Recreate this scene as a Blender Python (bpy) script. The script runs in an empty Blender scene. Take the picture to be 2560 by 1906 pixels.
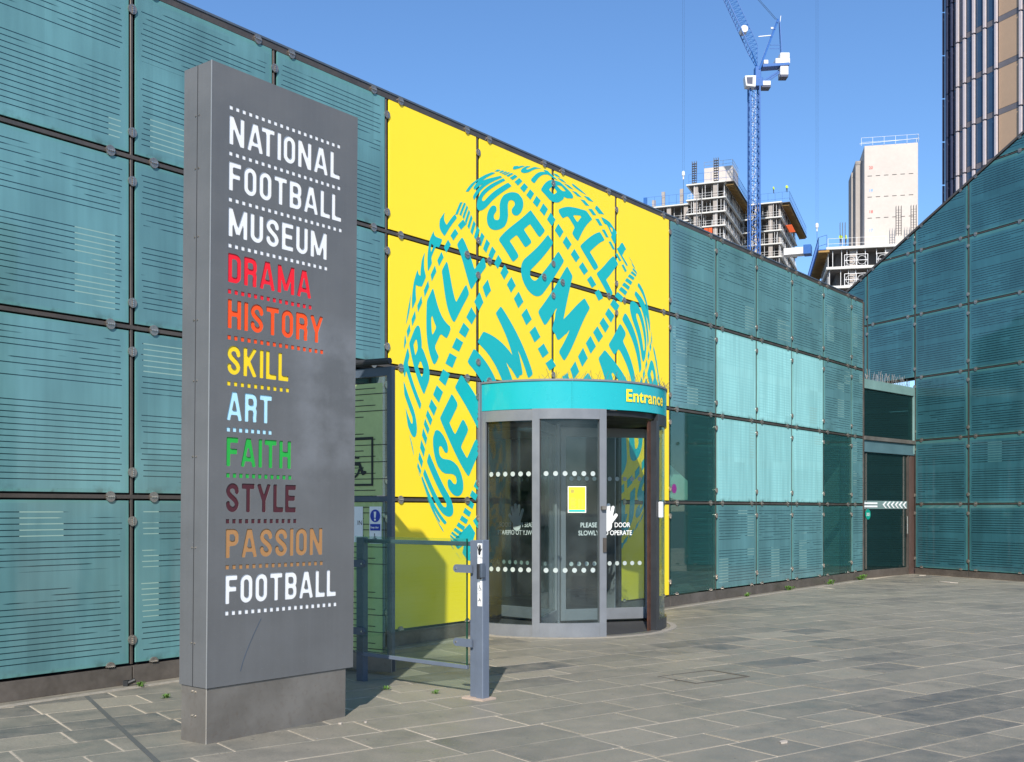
import bpy, bmesh, math, random
import numpy as np
from mathutils import Vector, Matrix
random.seed(7)
R = math.radians
SC = bpy.context.scene
COL = SC.collection

# ------------------------------------------------------------------ camera, sky, sun
cam = bpy.data.cameras.new('camera'); camo = bpy.data.objects.new('camera', cam); COL.objects.link(camo)
camo.location = (0, 0, 1.5); camo.rotation_euler = (R(90), 0, 0)
cam.sensor_width = 36; cam.lens = 36*2700/2560; cam.shift_y = 322/2560
cam.clip_start = .1; cam.clip_end = 3000
SC.camera = camo
SUN_EL, SUN_AZ = 36.5, 4.5
w = bpy.data.worlds.new('World'); SC.world = w; w.use_nodes = True
nt = w.node_tree; sky = nt.nodes.new('ShaderNodeTexSky'); sky.sky_type = 'NISHITA'; sky.sun_disc = False
sky.sun_elevation = R(SUN_EL); sky.sun_rotation = R(180+SUN_AZ); sky.air_density = 1.15; sky.dust_density = 0; sky.ozone_density = 9; sky.altitude = 0
bg = nt.nodes['Background']; bg.inputs['Strength'].default_value = .128
nt.links.new(sky.outputs[0], bg.inputs['Color'])
sl = bpy.data.lights.new('sun', 'SUN'); sl.energy = 4.7; sl.angle = R(.53); sl.color = (1, .955, .88)
so_ = bpy.data.objects.new('sun', sl); COL.objects.link(so_); so_.rotation_euler = (R(90-SUN_EL), 0, R(-SUN_AZ))
SC.view_settings.view_transform = 'Standard'; SC.view_settings.look = 'None'
SC.view_settings.exposure = .42; SC.view_settings.gamma = 1; SC.view_settings.use_curve_mapping = False

# ------------------------------------------------------------------ helpers
class NB:
    """tiny node builder"""
    def __init__(s, name):
        s.m = bpy.data.materials.new(name); s.m.use_nodes = True; s.t = s.m.node_tree
        s.p = s.t.nodes['Principled BSDF']; s.out = s.t.nodes['Material Output']
    def n(s, ty, **k):
        nd = s.t.nodes.new(ty)
        for a, b in k.items():
            if a.startswith('i_'): nd.inputs[a[2:]].default_value = b
            else: setattr(nd, a, b)
        return nd
    def l(s, a, b): s.t.links.new(a, b)
    def set(s, sock, v):
        if isinstance(v, (int, float)): sock.default_value = v
        elif isinstance(v, (tuple, list)): sock.default_value = (*v, 1) if len(v) == 3 and sock.type == 'RGBA' else v
        else: s.l(v, sock)
    def math(s, op, a, b=0.0, c=None):
        nd = s.n('ShaderNodeMath', operation=op); s.set(nd.inputs[0], a); s.set(nd.inputs[1], b)
        if c is not None: s.set(nd.inputs[2], c)
        return nd.outputs[0]
    def mix(s, f, a, b, bl='MIX'):
        nd = s.n('ShaderNodeMix', data_type='RGBA', blend_type=bl); s.set(nd.inputs[0], f); s.set(nd.inputs[6], a); s.set(nd.inputs[7], b)
        return nd.outputs[2]
    def comb(s, x, y, z):
        nd = s.n('ShaderNodeCombineXYZ'); s.set(nd.inputs[0], x); s.set(nd.inputs[1], y); s.set(nd.inputs[2], z); return nd.outputs[0]
    def noise(s, vec, scale, detail=3, rough=.55):
        nd = s.n('ShaderNodeTexNoise'); nd.inputs['Scale'].default_value = scale; nd.inputs['Detail'].default_value = detail; nd.inputs['Roughness'].default_value = rough
        if vec is not None: s.l(vec, nd.inputs['Vector'])
        return nd.outputs[0]
    def ramp(s, f, lo, hi, a=0.0, b=1.0):
        nd = s.n('ShaderNodeMapRange'); s.set(nd.inputs[0], f); nd.inputs[1].default_value = lo; nd.inputs[2].default_value = hi
        nd.inputs[3].default_value = a; nd.inputs[4].default_value = b; return nd.outputs[0]
    def white(s, vec):
        nd = s.n('ShaderNodeTexWhiteNoise', noise_dimensions='3D'); s.l(vec, nd.inputs['Vector']); return nd.outputs['Value']
    def obj(s): return s.n('ShaderNodeTexCoord').outputs['Object']
    def rnd(s): return s.n('ShaderNodeObjectInfo').outputs['Random']
    def bump(s, h, st, dist=.01):
        nd = s.n('ShaderNodeBump'); nd.inputs['Strength'].default_value = st; nd.inputs['Distance'].default_value = dist
        s.l(h, nd.inputs['Height']); s.l(nd.outputs[0], s.p.inputs['Normal'])

def plain(name, col, rough=.5, metal=0, var=.12, scale=3, bump=0, spec=.5, rv=.1):
    b = NB(name); o = b.obj()
    n = b.noise(o, scale, 5)
    n2 = b.noise(o, scale*9, 3)
    f = b.math('ADD', b.math('MULTIPLY', n, .7), b.math('MULTIPLY', n2, .3))
    k = b.ramp(f, .3, .7, 1-var, 1+var)
    c = b.n('ShaderNodeVectorMath', operation='SCALE'); c.inputs[0].default_value = col; b.l(k, c.inputs['Scale'])
    b.l(c.outputs[0], b.p.inputs['Base Color'])
    b.l(b.ramp(n, .3, .7, max(.02, rough-rv), min(1, rough+rv)), b.p.inputs['Roughness'])
    b.p.inputs['Metallic'].default_value = metal; b.p.inputs['Specular IOR Level'].default_value = spec
    if bump: b.bump(n2, bump)
    return b.m

class MB:
    def __init__(s): s.v = []; s.f = []; s.mi = []; s.cur = 0
    def box(s, x0, x1, y0, y1, z0, z1):
        i = len(s.v)
        s.v += [(x0,y0,z0),(x1,y0,z0),(x1,y1,z0),(x0,y1,z0),(x0,y0,z1),(x1,y0,z1),(x1,y1,z1),(x0,y1,z1)]
        for q in ((0,3,2,1),(4,5,6,7),(0,1,5,4),(1,2,6,5),(2,3,7,6),(3,0,4,7)):
            s.f.append(tuple(i+k for k in q)); s.mi.append(s.cur)
        return s
    def bar(s, p, q, a, b=None, up=(0,0,1)):
        """box beam from p to q, a wide, b deep"""
        b = a if b is None else b
        p = Vector(p); q = Vector(q); d = (q-p).normalized(); u = Vector(up)
        if abs(d.dot(u)) > .98: u = Vector((0,1,0))
        x = d.cross(u).normalized(); y = x.cross(d).normalized(); i = len(s.v)
        for e in (p, q):
            for sx, sy in ((-1,-1),(1,-1),(1,1),(-1,1)): s.v.append(tuple(e+x*(sx*a/2)+y*(sy*b/2)))
        for f in ((0,1,2,3),(7,6,5,4),(0,4,5,1),(1,5,6,2),(2,6,7,3),(3,7,4,0)):
            s.f.append(tuple(i+k for k in f)); s.mi.append(s.cur)
        return s
    def tube(s, pts, r, n=6, cap=True):
        pts = [Vector(p) for p in pts]; rs = r if isinstance(r, (list, tuple)) else [r]*len(pts); i = len(s.v)
        for k, p in enumerate(pts):
            d = (pts[min(k+1, len(pts)-1)]-pts[max(k-1, 0)]).normalized(); u = Vector((0,0,1)) if abs(d.z) < .95 else Vector((0,1,0))
            x = d.cross(u).normalized(); y = x.cross(d)
            for j in range(n):
                a = 2*math.pi*j/n; s.v.append(tuple(p+(x*math.cos(a)+y*math.sin(a))*rs[k]))
        for k in range(len(pts)-1):
            for j in range(n):
                a = i+k*n+j; b = i+k*n+(j+1) % n; s.f.append((a, b, b+n, a+n)); s.mi.append(s.cur)
        if cap:
            s.f.append(tuple(i+j for j in range(n))[::-1]); s.mi.append(s.cur)
            s.f.append(tuple(i+(len(pts)-1)*n+j for j in range(n))); s.mi.append(s.cur)
        return s
    def prism(s, poly, y0, y1):
        """poly in x,z (ccw seen from -y) from y0 (front) to y1"""
        i = len(s.v); n = len(poly)
        s.v += [(x, y0, z) for x, z in poly]+[(x, y1, z) for x, z in poly]
        s.f.append(tuple(range(i, i+n))); s.mi.append(s.cur)
        s.f.append(tuple(range(i+2*n-1, i+n-1, -1))); s.mi.append(s.cur)
        for k in range(n):
            a, b = i+k, i+(k+1) % n; s.f.append((b, a, a+n, b+n)); s.mi.append(s.cur)
        return s
    def prismz(s, poly, z0, z1):
        i = len(s.v); n = len(poly)
        s.v += [(x, y, z0) for x, y in poly]+[(x, y, z1) for x, y in poly]
        s.f.append(tuple(range(i+n-1, i-1, -1))); s.mi.append(s.cur)
        s.f.append(tuple(range(i+n, i+2*n))); s.mi.append(s.cur)
        for k in range(n):
            a, b = i+k, i+(k+1) % n; s.f.append((a, b, b+n, a+n)); s.mi.append(s.cur)
        return s
    def arc(s, r0, r1, a0, a1, z0, z1, n=24):
        """curved block about the origin, angles in degrees"""
        i = len(s.v)
        for k in range(n+1):
            a = R(a0+(a1-a0)*k/n); c, e = math.cos(a), math.sin(a)
            s.v += [(r0*c, r0*e, z0), (r1*c, r1*e, z0), (r1*c, r1*e, z1), (r0*c, r0*e, z1)]
        for k in range(n):
            b = i+4*k
            for q in ((0,1,5,4),(1,2,6,5),(2,3,7,6),(3,0,4,7)): s.f.append((b+q[3], b+q[2], b+q[1], b+q[0])); s.mi.append(s.cur)
        s.f.append((i, i+1, i+2, i+3)); s.mi.append(s.cur); b = i+4*n; s.f.append((b+3, b+2, b+1, b)); s.mi.append(s.cur)
        return s
    def disc(s, cx, cz, r, y0, y1, n=20, a0=0, a1=360):
        full = a1-a0 >= 360
        pts = [(cx+r*math.cos(R(a0+(a1-a0)*k/n)), cz+r*math.sin(R(a0+(a1-a0)*k/n))) for k in range(n if full else n+1)]
        return s.prism(pts, y0, y1)
    def mesh(s, name, mats, bevel=0, smooth=False, fix=False):
        me = bpy.data.meshes.new(name); me.from_pydata(s.v, [], s.f)
        for m in (mats if isinstance(mats, (list, tuple)) else [mats]): me.materials.append(m)
        me.polygons.foreach_set('material_index', s.mi)
        if bevel or fix:
            bm = bmesh.new(); bm.from_mesh(me)
            bmesh.ops.recalc_face_normals(bm, faces=bm.faces)
            if bevel: bmesh.ops.bevel(bm, geom=[e for e in bm.edges if len(e.link_faces) == 2 and e.calc_face_angle(0) > .5], offset=bevel, segments=1, affect='EDGES')
            bm.to_mesh(me); bm.free()
        if smooth: me.polygons.foreach_set('use_smooth', [True]*len(me.polygons))
        me.update(); return me
    def build(s, name, mats, parent=None, loc=(0,0,0), rz=0, bevel=0, smooth=False, fix=False):
        return put(name, s.mesh(name, mats, bevel, smooth, fix), parent, loc, rz)

def put(name, me, parent=None, loc=(0,0,0), rz=0):
    o = bpy.data.objects.new(name, me); COL.objects.link(o); o.parent = parent; o.location = loc; o.rotation_euler = (0, 0, rz); return o
def thing(name, label, cat, loc=(0,0,0), rz=0, group=None):
    o = bpy.data.objects.new(name, None); COL.objects.link(o); o.location = loc; o.rotation_euler = (0, 0, rz); o.empty_display_size = .2
    return tag(o, label, cat, group)
def tag(o, label=None, cat=None, group=None, kind=None):
    if label: o['label'] = label
    if cat: o['category'] = cat
    if group: o['group'] = group
    if kind: o['kind'] = kind
    return o

# ------------------------------------------------------------------ signed-distance lettering (condensed rounded grotesque) and icons
def seg_sdf(X, Z, p, q, t, r=.03):
    p = np.array(p, float); q = np.array(q, float); L = np.linalg.norm(q-p); d = (q-p)/L if L > 1e-9 else np.array([1., 0]); c = (p+q)/2
    u = (X-c[0])*d[0]+(Z-c[1])*d[1]; v = -(X-c[0])*d[1]+(Z-c[1])*d[0]
    a = np.abs(u)-(L/2-r); b = np.abs(v)-(t-r)
    return np.hypot(np.maximum(a, 0), np.maximum(b, 0))+np.minimum(np.maximum(a, b), 0)-r
def cap_sdf(X, Z, p, q, t):
    px, pz = p; dx, dz = q[0]-px, q[1]-pz; L2 = dx*dx+dz*dz+1e-12
    h = np.clip(((X-px)*dx+(Z-pz)*dz)/L2, 0, 1); return np.hypot(X-px-h*dx, Z-pz-h*dz)-t
def poly_sdf(X, Z, pts, t):
    f = np.full(X.shape, 9.)
    for a, b in zip(pts[:-1], pts[1:]): f = np.minimum(f, cap_sdf(X, Z, a, b, t))
    return f
def arcp(cx, cz, rx, rz, a0, a1, n=12): return [(cx+rx*math.cos(R(a0+(a1-a0)*k/n)), cz+rz*math.sin(R(a0+(a1-a0)*k/n))) for k in range(n+1)]
T = .092
GW = dict(N=.64, A=.68, T=.58, I=.164, O=.55, L=.49, F=.525, B=.57, M=.79, U=.56, S=.57, E=.53, D=.56, R=.57, H=.58, Y=.62, K=.6, P=.56)
def glyph(ch):
    w = GW[ch]; S = []; P = []; c = w/2; r = c-T
    st = lambda a, b, t=T: S.append((a, b, t))
    if ch in 'NTIFBMEDRHKPL' and ch != 'T': st((T, 0), (T, 1))
    if ch == 'N': st((w-T, 0), (w-T, 1)); st((T*.95, .985), (w-T*.95, .015), T*.93)
    if ch == 'A': st((.075, 0), (c-.025, 1), T*.93); st((w-.075, 0), (c+.025, 1), T*.93); st((.16, .27), (w-.16, .27), T*.85)
    if ch == 'T': st((0, 1-T), (w, 1-T)); st((c, 0), (c, 1))
    if ch == 'O': P.append(arcp(c, 1-T-r, r, r, 0, 180)+arcp(c, T+r, r, r, 180, 360)+[(w-T, 1-T-r)])
    if ch in 'LE': st((0, T), (w, T))
    if ch in 'FE': st((0, 1-T), (w, 1-T)); st((0, .515), (w*.92, .515))
    if ch in 'BPRD':
        if ch == 'D': P.append([(T, 1-T), (c, 1-T)]+arcp(w-T-.17, 1-T-.17, .17, .17, 90, 0, 6)+arcp(w-T-.17, T+.17, .17, .17, 0, -90, 6)+[(T, T)])
        else:
            P.append([(T, 1-T), (c, 1-T)]+arcp(w-T-.16, 1-T-.16, .16, .16, 90, 0, 6)+arcp(w-T-.16, .5+.14, .16, .14, 0, -90, 6)+[(T, .5)])
            if ch == 'B': P.append([(c, .5)]+arcp(w-T-.16, .5-.15, .16, .15, 90, 0, 6)+arcp(w-T-.16, T+.16, .16, .16, 0, -90, 6)+[(T, T)])
            if ch == 'R': P.append([(c, .5)]+arcp(w-T-.14, .5-.14, .14, .14, 90, 0, 6)+[(w-T-.02, T+.06)]); st((w-T-.025, .25), (w-T-.01, 0))
    if ch == 'M': st((w-T, 0), (w-T, 1)); st((T, .985), (c, .12), T*.9); st((w-T, .985), (c, .12), T*.9)
    if ch == 'U': P.append([(T, .9)]+arcp(c, T+r, r, r, 180, 360)+[(w-T, .9)]); st((T, .5), (T, 1)); st((w-T, .5), (w-T, 1))
    if ch == 'S': P.append([(w-T, .71)]+arcp(c, 1-T-r, r, r, 0, 180)+[(T, .72), (T+.03, .64), (T+.09, .57), (w-T-.09, .42), (w-T-.03, .35), (w-T, .28)]+arcp(c, T+r, r, r, 0, -180)+[(T, .29)])
    if ch == 'H': st((w-T, 0), (w-T, 1)); st((T, .515), (w-T, .515))
    if ch == 'Y': st((.07, 1), (c, .4), T*.95); st((w-.07, 1), (c, .4), T*.95); st((c, 0), (c, .47))
    if ch == 'K': st((T, .35), (w-.07, 1), T*.93); st((T+.13, .55), (w-.07, 0), T*.93)
    def f(X, Z):
        d = np.full(X.shape, 9.)
        for a, b, t in S: d = np.minimum(d, seg_sdf(X, Z, a, b, t))
        for p in P: d = np.minimum(d, poly_sdf(X, Z, p, T))
        if ch in 'NAMYK': d = np.maximum(d, np.maximum(-Z, Z-1))
        return d
    return f
def march(F, xs, zs, outside=False, run=False):
    """polygons where F<0 (or F>=0), plus boundary segments; vertices as (x,z)"""
    V = []; idx = {}; polys = []; segs = []
    sg = 1 if not outside else -1
    def vid(k, x, z):
        if k not in idx: idx[k] = len(V); V.append((x, z))
        return idx[k]
    ins = (F*sg < 0)
    nz, nx = F.shape
    for j in range(nz-1):
        i = 0
        while i < nx-1:
            q = (ins[j, i], ins[j, i+1], ins[j+1, i+1], ins[j+1, i])
            if all(q):
                i2 = i+1
                if run:
                    while i2 < nx-1 and ins[j, i2+1] and ins[j+1, i2+1]: i2 += 1
                polys.append([vid((j, i), xs[i], zs[j]), vid((j, i2), xs[i2], zs[j]), vid((j+1, i2), xs[i2], zs[j+1]), vid((j+1, i), xs[i], zs[j+1])])
                i = i2; continue
            if any(q):
                cs = ((j, i), (j, i+1), (j+1, i+1), (j+1, i)); po = []; cr = []
                for a in range(4):
                    c0, c1 = cs[a], cs[(a+1) % 4]
                    if ins[c0]: po.append(vid(c0, xs[c0[1]], zs[c0[0]]))
                    if ins[c0] != ins[c1]:
                        t = F[c0]/(F[c0]-F[c1]); x = xs[c0[1]]+(xs[c1[1]]-xs[c0[1]])*t; z = zs[c0[0]]+(zs[c1[0]]-zs[c0[0]])*t
                        k = vid(('e',)+tuple(sorted((c0, c1))), x, z); po.append(k); cr.append((k, ins[c0]))
                polys.append(po)
                if len(cr) == 2:
                    a, b = (cr[0][0], cr[1][0]) if cr[0][1] else (cr[1][0], cr[0][0])
                    segs.append((a, b))
            i += 1
    return V, polys, segs
def flat_icon(fn, w, h, res, name, mat, parent, loc, rz=0, depth=.0, mirror=False, sx=1):
    xs = np.arange(-.02, w+.02+res, res); zs = np.arange(-.02, h+.02+res, res); X, Z = np.meshgrid(xs, zs)
    V, P, _ = march(fn(X, Z), xs, zs)
    me = bpy.data.meshes.new(name); me.from_pydata([((-x if mirror else x)*sx, 0, z) for x, z in V], [], [p[::-1] if mirror else p for p in P]); me.materials.append(mat)
    return put(name, me, parent, loc, rz)
def hand_fn(X, Z):
    """open right palm, 1 high, .8 wide"""
    d = cap_sdf(X, Z, (.42, .16), (.42, .3), .2)
    d = np.minimum(d, cap_sdf(X, Z, (.36, .1), (.46, .1), .12))
    for a, b, t in (((.27, .36), (.12, .74), .062), ((.37, .4), (.31, .9), .065), ((.46, .4), (.49, .93), .066), ((.55, .36), (.66, .84), .062), ((.5, .2), (.78, .55), .066)):
        d = np.minimum(d, cap_sdf(X, Z, a, b, t))
    return d
def wheel_fn(X, Z):
    """wheelchair user facing right, 1 high, .85 wide"""
    d = np.hypot(X-.36, Z-.91)-.075
    d = np.minimum(d, poly_sdf(X, Z, [(.37, .78), (.39, .42), (.63, .42), (.76, .14), (.84, .17)], .05))
    d = np.minimum(d, poly_sdf(X, Z, [(.38, .62), (.6, .6)], .035))
    d = np.minimum(d, poly_sdf(X, Z, arcp(.37, .28, .25, .25, 125, 350, 16), .035))
    return d
def pram_fn(X, Z):
    d = poly_sdf(X, Z, [(.05, .35), (.75, .35)], .03)
    d = np.minimum(d, poly_sdf(X, Z, [(.3, .4), (.42, .6), (.62, .44)], .06)); d = np.minimum(d, np.hypot(X-.5, Z-.72)-.07)
    d = np.minimum(d, poly_sdf(X, Z, [(.75, .35), (.95, .8)], .02))
    for c in (.18, .66): d = np.minimum(d, np.abs(np.hypot(X-c, Z-.16)-.09)-.02)
    return d
def text_mesh(body, size, off=0.0, spacing=1.0, align='LEFT'):
    cu = bpy.data.curves.new('lettering', 'FONT'); cu.body = body; cu.size = size; cu.offset = off; cu.space_character = spacing; cu.align_x = align
    o = bpy.data.objects.new('lettering', cu); COL.objects.link(o)
    me = bpy.data.meshes.new_from_object(o.evaluated_get(bpy.context.evaluated_depsgraph_get()))
    bpy.data.objects.remove(o); bpy.data.curves.remove(cu)
    me.transform(Matrix.Rotation(R(90), 4, 'X'))
    return me
def text(body, size, name, mat, parent, loc, rz=0, off=0.0, sx=1, spacing=1.0, align='LEFT', mirror=False):
    me = text_mesh(body, size, off, spacing, align)
    me.transform(Matrix.Diagonal((-sx if mirror else sx, 1, 1, 1)))
    if mirror: me.flip_normals()
    me.materials.clear(); me.materials.append(mat)
    return put(name, me, parent, loc, rz)

# ------------------------------------------------------------------ materials
def pane_mat(name, base, dark, fold_sheen=.07,  presence=.42, pale=.87, basevar=.2, pitch=.048, lw=.17, rough=.085, palecol=(.27, .4, .34), contrast=1.0, milk=0.0, h=1.4):
    b = NB(name); o = b.obj(); sp = b.n('ShaderNodeSeparateXYZ'); b.l(o, sp.inputs[0]); x, z = sp.outputs[0], sp.outputs[2]; r = b.rnd()
    zr = b.math('DIVIDE', z, pitch); row = b.math('FLOOR', zr); fr = b.math('FRACT', zr)
    line = b.math('LESS_THAN', fr, lw)
    gz = b.math('ADD', .62, b.math('MULTIPLY', r, .14))
    ing = b.math('MULTIPLY', b.math('GREATER_THAN', z, gz), b.math('LESS_THAN', z, b.math('ADD', gz, .13)))
    line = b.math('MULTIPLY', line, b.math('SUBTRACT', 1, ing))
    line = b.math('MULTIPLY', line, b.math('MULTIPLY', b.math('GREATER_THAN', z, .07), b.math('LESS_THAN', z, h-.07)))
    wob = b.math('MULTIPLY', b.white(b.comb(row, 3, r)), .03)
    line = b.math('MULTIPLY', line, b.math('MULTIPLY', b.math('GREATER_THAN', x, b.math('ADD', .05, wob)), b.math('LESS_THAN', x, b.math('SUBTRACT', 1.44, wob))))
    nv = b.noise(b.comb(b.math('MULTIPLY', x, 1.3), b.math('MULTIPLY', row, 5.17), b.math('MULTIPLY', r, 37)), 1, 2)
    thr = b.ramp(b.noise(b.comb(b.math('MULTIPLY', x, .7), b.math('MULTIPLY', z, 1.1), b.math('MULTIPLY', r, 91)), 1, 1), .3, .7, presence-.14, presence+.1)
    pres = b.ramp(b.math('SUBTRACT', nv, thr), -.02, .02)
    line = b.math('MULTIPLY', line, b.math('MULTIPLY', pres, contrast))
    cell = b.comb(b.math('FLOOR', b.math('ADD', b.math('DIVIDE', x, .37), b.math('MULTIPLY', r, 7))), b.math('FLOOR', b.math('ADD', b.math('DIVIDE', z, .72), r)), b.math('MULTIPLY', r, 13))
    pl = b.math('GREATER_THAN', b.white(cell), pale)  # random pale cells: lit interior behind the clear lines, painted in
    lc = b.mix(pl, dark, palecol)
    big = b.noise(b.comb(b.math('MULTIPLY', x, .8), b.math('MULTIPLY', r, 50), b.math('MULTIPLY', z, .5)), 1.4, 3)  # broad tone drift painting reflections into the base colour
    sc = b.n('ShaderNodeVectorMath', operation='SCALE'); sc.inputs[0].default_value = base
    streak = b.noise(b.comb(b.math('MULTIPLY', x, 14), b.math('MULTIPLY', r, 20), b.math('MULTIPLY', z, .8)), 1, 3)  # vertical streaks: pane reflections and blind-fold shading put into the colour
    kk = b.math('MULTIPLY', b.ramp(big, .3, .7, 1-basevar, 1+basevar), b.math('MULTIPLY', b.ramp(r, 0, 1, .93, 1.07), b.ramp(streak, .3, .7, 1-fold_sheen, 1+fold_sheen)))
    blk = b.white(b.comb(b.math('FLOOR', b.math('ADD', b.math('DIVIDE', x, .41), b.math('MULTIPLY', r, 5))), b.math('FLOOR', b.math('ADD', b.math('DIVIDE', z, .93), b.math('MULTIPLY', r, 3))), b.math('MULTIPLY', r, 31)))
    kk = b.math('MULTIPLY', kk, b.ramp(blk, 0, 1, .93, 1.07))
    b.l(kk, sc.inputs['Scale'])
    bcol = sc.outputs[0]
    # clearer, greener band at the glass edge
    ed = b.math('MINIMUM', b.math('MINIMUM', x, b.math('SUBTRACT', 1.495, x)), b.math('MINIMUM', z, b.math('SUBTRACT', h, z)))
    bcol = b.mix(b.ramp(ed, .012, .035, .35, 0), bcol, (.1, .27, .22, 1))
    # grime creeping up from the lower edge
    gr = b.math('MULTIPLY', b.ramp(z, .0, .07, 1, 0), b.ramp(b.noise(o, 7, 4), .5, .62))
    bcol = b.mix(b.math('MULTIPLY', gr, .6), bcol, (.05, .08, .07, 1))
    b.l(b.mix(line, bcol, lc), b.p.inputs['Base Color'])
    b.p.inputs['Roughness'].default_value = rough; b.p.inputs['IOR'].default_value = 1.62
    b.l(b.ramp(b.noise(o, 2.5, 3), .3, .7, rough-.04, rough+.07), b.p.inputs['Roughness'])
    bn = b.noise(b.comb(b.math('MULTIPLY', x, 1.1), b.math('MULTIPLY', r, 9), z), 1.3, 1); b.bump(bn, .15, .02)
    return b.m
def glass(name, tint=(.75, .9, .86), gloss=.09, rough=.02, haze=0.0, hcol=(.5, .6, .6), fres=1.45, even=False):
    b = NB(name); t = b.t; t.nodes.remove(b.p)
    tr = b.n('ShaderNodeBsdfTransparent'); tr.inputs[0].default_value = (*tint, 1)
    gl = b.n('ShaderNodeBsdfGlossy'); gl.inputs['Roughness'].default_value = rough; gl.inputs['Color'].default_value = (.95, 1, 1, 1)
    fr = b.n('ShaderNodeLayerWeight'); fr.inputs[0].default_value = .5
    f = b.math('MINIMUM', b.math('ADD', b.math('MULTIPLY', b.math('POWER', fr.outputs['Facing'], 4.5), .75), gloss), 1)
    mx = b.n('ShaderNodeMixShader'); b.l(f, mx.inputs[0]); b.l(tr.outputs[0], mx.inputs[1]); b.l(gl.outputs[0], mx.inputs[2])
    out = mx.outputs[0]
    if haze:
        df = b.n('ShaderNodeBsdfDiffuse'); df.inputs[0].default_value = (*hcol, 1)
        m2 = b.n('ShaderNodeMixShader'); o = b.obj(); b.set(m2.inputs[0], haze if even else b.math('MULTIPLY', b.ramp(b.noise(o, 1.8, 4), .35, .75), haze)); b.l(out, m2.inputs[1]); b.l(df.outputs[0], m2.inputs[2]); out = m2.outputs[0]
    b.l(out, b.out.inputs[0]); return b.m

M = {}
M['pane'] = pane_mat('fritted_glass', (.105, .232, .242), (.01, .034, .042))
M['pane_blind'] = pane_mat('blind_backed_glass', (.31, .62, .60), (.23, .52, .52), fold_sheen=.13, contrast=.4, pale=.97, basevar=.05, lw=.4, presence=.3)
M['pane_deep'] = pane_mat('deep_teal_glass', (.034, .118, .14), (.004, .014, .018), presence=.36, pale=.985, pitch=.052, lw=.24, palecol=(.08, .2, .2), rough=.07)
M['yellow'] = plain('yellow_vinyl', (.96, .70, .02), .38, var=.018, scale=.8, rv=.05)
M['teal_print'] = plain('teal_vinyl', (.006, .43, .43), .4, var=.02, scale=1)
M['fascia'] = plain('turquoise_fascia', (.012, .37, .40), .28, var=.04, scale=1.2)
M['bronze'] = plain('bronze_steel', (.12, .098, .082), .42, .55, var=.25, scale=4)
M['rubber'] = plain('black_gasket', (.008, .009, .01), .6)
M['steel'] = plain('stainless_fitting', (.33, .29, .25), .33, .75, var=.3, scale=40)
M['bolt'] = plain('bolt_head', (.6, .55, .48), .25, .9)
M['plinth'] = plain('bronze_kick_plate', (.16, .135, .115), .42, .5, var=.35, scale=2.2, bump=.05)
M['grey_paint'] = plain('grey_painted_steel', (.175, .185, .2), .42, .1, var=.08, scale=5)
M['dark_paint'] = plain('dark_slate_paint', (.075, .095, .125), .4, .1, var=.15, scale=5)
M['white'] = plain('white_paint', (.8, .8, .79), .5, var=.05)
M['black'] = plain('black_print', (.012, .012, .014), .5)
M['cable'] = plain('black_cable', (.02, .02, .022), .6)
M['glass'] = glass('clear_glass', (.9, .95, .94), .03)
M['glass_green'] = glass('green_screen_glass', (.84, .93, .88), .035, haze=.02)
M['glass_drum'] = glass('door_glass', (.86, .91, .9), .02, haze=.045, hcol=(.45, .5, .5))
M['glass_dark'] = glass('tinted_wall_glass', (.74, .93, .89), .06, rough=.012, haze=.12, hcol=(.07, .22, .21), even=True)
M['glass_deep'] = glass('deep_green_glass', (.3, .45, .42), .05, rough=.02, haze=.2, hcol=(.03, .08, .08), even=True)
M['dot'] = plain('etched_dot', (.40, .45, .43), .6, var=.08)
M['interior'] = plain('dark_interior', (.03, .05, .052), .8, var=.3)
M['interior_pale'] = plain('pale_interior_wall', (.5, .58, .5), .8)
M['interior_grey'] = plain('grey_interior_panel', (.2, .24, .24), .7)
M['black_frame'] = plain('near_black_frame', (.03, .032, .036), .4)
M['blue_sign'] = plain('sign_blue', (.012, .04, .35), .45)
M['green_reflection'] = plain('olive_reflection', (.43, .52, .22), .35, var=.1)  # reflection tone of the side door glass, as a flat colour
M['mat'] = plain('entrance_mat', (.03, .03, .032), .9, var=.3, scale=40)
M['rust'] = plain('rusty_brush_seal', (.06, .022, .012), .8, var=.5, scale=12)
M['edge_stone'] = plain('pale_edging', (.28, .25, .205), .9, var=.25, scale=18, bump=.3)
M['weed'] = plain('weed_green', (.08, .17, .02), .6, var=.4)
M['sticker'] = plain('purple_sticker', (.22, .02, .18), .5, var=.5, scale=60)
M['green_disc'] = plain('exit_green', (.0, .28, .2), .5)
M['litter'] = plain('litter', (.42, .36, .3), .8)

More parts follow.
